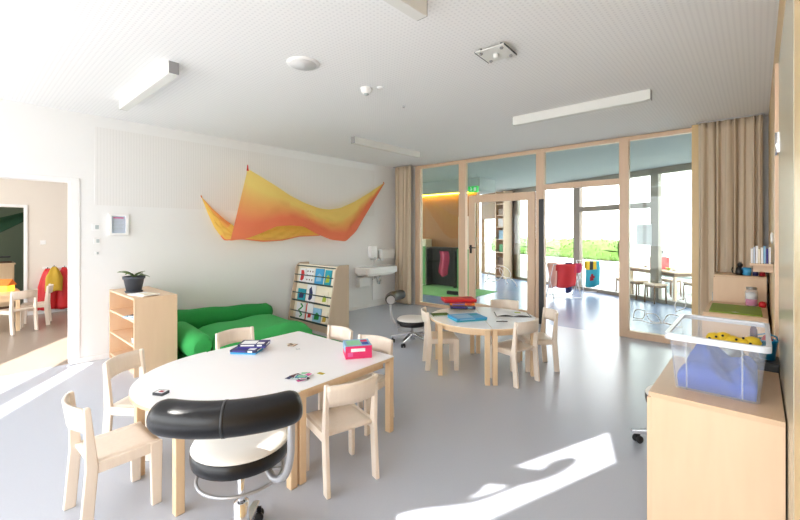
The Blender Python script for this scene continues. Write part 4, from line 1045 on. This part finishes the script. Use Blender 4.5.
# ================================================================== HALL FURNITURE
def hp(u, v, z=0): 
    x, y = floor_pt(u, v, z); return Vector((x, y, z))
# drying racks with cloths
def rack(label, u0, u1, v, group):
    a, b = hp(u0, v), hp(u1, v); c = (a+b)/2; L_ = (b-a).length; ang = math.atan2((b-a).y, (b-a).x)
    t = thing('drying_rack', label, 'rack', (c.x, c.y, 0), ang, group)
    for s_ in (-1, 1):
        m = MB(); x = s_*L_/2
        m.tube([(x, -.24, .0), (x, .22, .8)], .012, 8); m.tube([(x, .24, 0), (x, -.22, .8)], .012, 8); m.build('leg', 'white_plastic', t)
    for y, z in ((-.22, .8), (.22, .8), (-.24, .02), (.24, .02)):
        MB().tube([(-L_/2, y, z), (L_/2, y, z)], .01, 8).build('cross_bar', 'white_plastic', t)
    return t, L_
r1, L1 = rack('white folding rack draped with red and navy cloths before the tall windows', 550, 577, 297, 'folding racks in the hall')
r2, L2 = rack('white folding rack draped with the teal patterned towel before the tall windows', 580, 598, 291, 'folding racks in the hall')
def hang(rk, x0, x1, y, drop, mats, label, name='cloth', pattern=None, zt=.815):
    m = MB()
    def fn(a, c):
        q = (c - .25)/.75
        if c < .25: return (x0 + (x1-x0)*a, y + .035 - .0*c, zt - .3*drop*(1 - c/.25) + .0)
        return (x0 + (x1-x0)*a + .01*math.sin(q*4 + a*6), y - .022 - .02*math.sin(a*9 + q*2)*q, zt - drop*q*(1 + .05*math.sin(a*5)))
    m.grid(fn, 14, 16)
    if pattern:
        for k in range(len(m.f)):
            i, j = divmod(k, 16); m.mi[k] = pattern(i/14, j/16)
    o = m.build(name, mats, solid=.006, loc=rk.location, rz=rk.rotation_euler.z); return tag(o, label, 'cloth', 'cloths on the folding racks')
hang(r1, -L1*.40, L1*.30, -.22, .54, ['red', 'sign_grey'], 'large red cloth hanging on the folding rack', 'red_cloth')
hang(r1, L1*.20, L1*.46, .22, .72, ['navy', 'dark_red'], 'navy cloth hanging beside the large red cloth', 'navy_cloth')
hang(r1, -L1*.46, -L1*.12, .22, .60, ['skin_tone', 'sign_grey'], 'pale pink cloth hanging behind the large red cloth', 'pink_cloth')
hang(r1, L1*.24, L1*.50, -.215, .22, ['magenta'], 'short magenta cloth hanging at the rack corner', 'magenta_cloth', zt=.83)
def pat(a, c):
    if c < .45: return [1, 2, 1, 0][int(a*3.9)]
    if (a-.45)**2*2 + (c-.7)**2*4 < .035: return 3
    return 0
hang(r2, -L2*.44, L2*.34, -.22, .66, ['teal', 'yellow', 'black', 'dark_red'], 'teal towel with yellow and black pattern hanging on a folding rack', 'patterned_towel', pat)
# hall table, chairs, box on it
ht_c = hp(661, 300)
ht = thing('craft_table', 'long craft table with wooden edge behind the fixed glass pane', 'table', (ht_c.x, ht_c.y + .2, 0), math.atan2(FD.y, FD.x) - .30)
HL = .78
MB().box(-HL, HL, -.35, .35, .67, .70).build('table_top', 'frame_wood', ht, bevel=.004); MB().box(-HL+.06, HL-.06, -.3, .3, .6, .67).build('apron', 'brown_wood', ht)
for sx in (-1, 1):
    for sy in (-1, 1): MB().box(sx*(HL-.08)-.03, sx*(HL-.08)+.03, sy*.27-.03, sy*.27+.03, 0, .6).build('leg', 'frame_wood', ht, bevel=.004)
def hall_pos(x, y, z=0):
    return ht.matrix_basis @ Vector((x, y, z))
bpy.context.view_layer.update()
for k, (x, y, rz, lb) in enumerate(((-.48, .55, PI, 'low stool chair at the far left of the hall craft table'), (.1, .55, PI, 'low stool chair at the middle of the hall craft table'), (.62, .52, PI - .2, 'low stool chair at the far right of the hall craft table'), (-.34, -.50, 0, 'low stool chair on the window side of the hall craft table, nearer the racks'), (.36, -.50, .1, 'low stool chair on the window side of the hall craft table, nearer the curtain'))):
    t = thing('hall_stool', lb, 'stool', hall_pos(x, y), ht.rotation_euler.z + rz, 'low stools around the hall craft table')
    MB().prism(rounded(.36, .34, .04), .40, .43).build('seat', 'frame_wood', t)
    m = MB(); m.box(-.15, .15, -.14, .14, .35, .40); m.build('apron', 'brown_wood', t)
    for sx in (-1, 1):
        for sy in (-1, 1): MB().tube([(sx*.15, sy*.14, 0), (sx*.14, sy*.13, .38)], .016, 8).build('leg', 'brown_wood', t)
p = hall_pos(.10, 0, .70)
gm = thing('red_machine', 'red box with grey top standing on the hall craft table', 'box', p, ht.rotation_euler.z)
MB().box(-.17, .17, -.12, .12, 0, .28).build('body', 'red', gm, bevel=.012); MB().box(-.12, .12, -.09, .09, .28, .36).build('top', 'sign_grey', gm, bevel=.01); MB().box(-.06, .06, -.07, .07, .36, .44).build('cap', 'dark_grey', gm, bevel=.01); MB().lathe([(0, 0), (.04, 0), (.04, .012), (0, .012)], 16, 0, Matrix.Translation((.04, .12, .18)) @ Matrix.Rotation(-PI/2, 4, 'X')).lathe([(0, 0), (.04, 0), (.04, .012), (0, .012)], 16, 0, Matrix.Translation((-.04, -.12, .18)) @ Matrix.Rotation(PI/2, 4, 'X')).build('dial', 'paper', gm)
for k, (x, mm, lb, r_) in enumerate(((-.25, 'lime', 'yellow green bowl on the hall craft table', .06), (-.42, 'paper', 'white bowl on the hall craft table', .08), (.5, 'sign_grey', 'grey bowl at the far end of the hall craft table', .05))):
    tag(MB().lathe([(0, 0), (r_*.5, 0), (r_, r_*.9), (r_*.92, r_*.9), (r_*.45, .008), (0, .008)], 18).build('bowl', mm, loc=hall_pos(x, .05, .70)), lb, 'bowl')
# grey sheet stuck on the garden window
s0, s1 = fac_s(638.5), fac_s(654)
m = MB(); m.box(min(s0, s1), max(s0, s1), .07*INW - .002, .07*INW + .002, 1.27, 1.74, 0, FM)
tag(m.build('paper_sheet', 'white_plastic'), 'grey square sheet hung on the tall garden window', 'sheet')

# ================================================================== LIGHT AND CAMERA
wd_ = bpy.data.worlds.new('World'); SC.world = wd_; wd_.use_nodes = True
bg = wd_.node_tree.nodes['Background']; bg.inputs[0].default_value = (.93, .97, 1.0, 1); bg.inputs[1].default_value = 3.4
su = bpy.data.lights.new('sun', 'SUN'); su.energy = 7.5; su.angle = math.radians(.6); su.color = (1, .96, .9)
so = bpy.data.objects.new('sun', su); COL.objects.link(so); so.location = (-3, -8, 9); so.rotation_euler = SUN.to_track_quat('-Z', 'Y').to_euler()
def portal(name, loc, rot, sx, sy):
    l = bpy.data.lights.new(name, 'AREA'); l.shape = 'RECTANGLE'; l.size = sx; l.size_y = sy; l.cycles.is_portal = True
    o = bpy.data.objects.new(name, l); COL.objects.link(o); o.location = loc; o.rotation_euler = rot
portal('portal_back', (-6.05, BY-.1, 1.55), (PI/2, 0, 0), 13.8, 2.6)
fc = FP + FD*((sR + s_post)/2); d_ = Vector((FN.x, FN.y, 0))
portal('portal_hall', (fc.x - FN.x*.1, fc.y - FN.y*.1, 1.45), d_.to_track_quat('-Z', 'Z').to_euler(), abs(s_post - sR), 2.85)

cam = bpy.data.cameras.new('camera'); co = bpy.data.objects.new('camera', cam); COL.objects.link(co)
co.location = (0, 0, CAM_H); co.rotation_euler = (PI/2, 0, YAW)
cam.sensor_fit = 'HORIZONTAL'; cam.sensor_width = 36; cam.lens = FPX/800*36; cam.shift_y = (V0 - 260)/800; cam.clip_start = .02
SC.camera = co
SC.view_settings.view_transform = 'Standard'; SC.view_settings.look = 'None'; SC.view_settings.gamma = 1; SC.view_settings.exposure = 1.02; SC.view_settings.use_curve_mapping = False
SC.render.engine = 'CYCLES'
SC.cycles.use_denoising = True; SC.cycles.max_bounces = 10; SC.cycles.diffuse_bounces = 6; SC.cycles.transparent_max_bounces = 16; SC.cycles.sample_clamp_indirect = 8
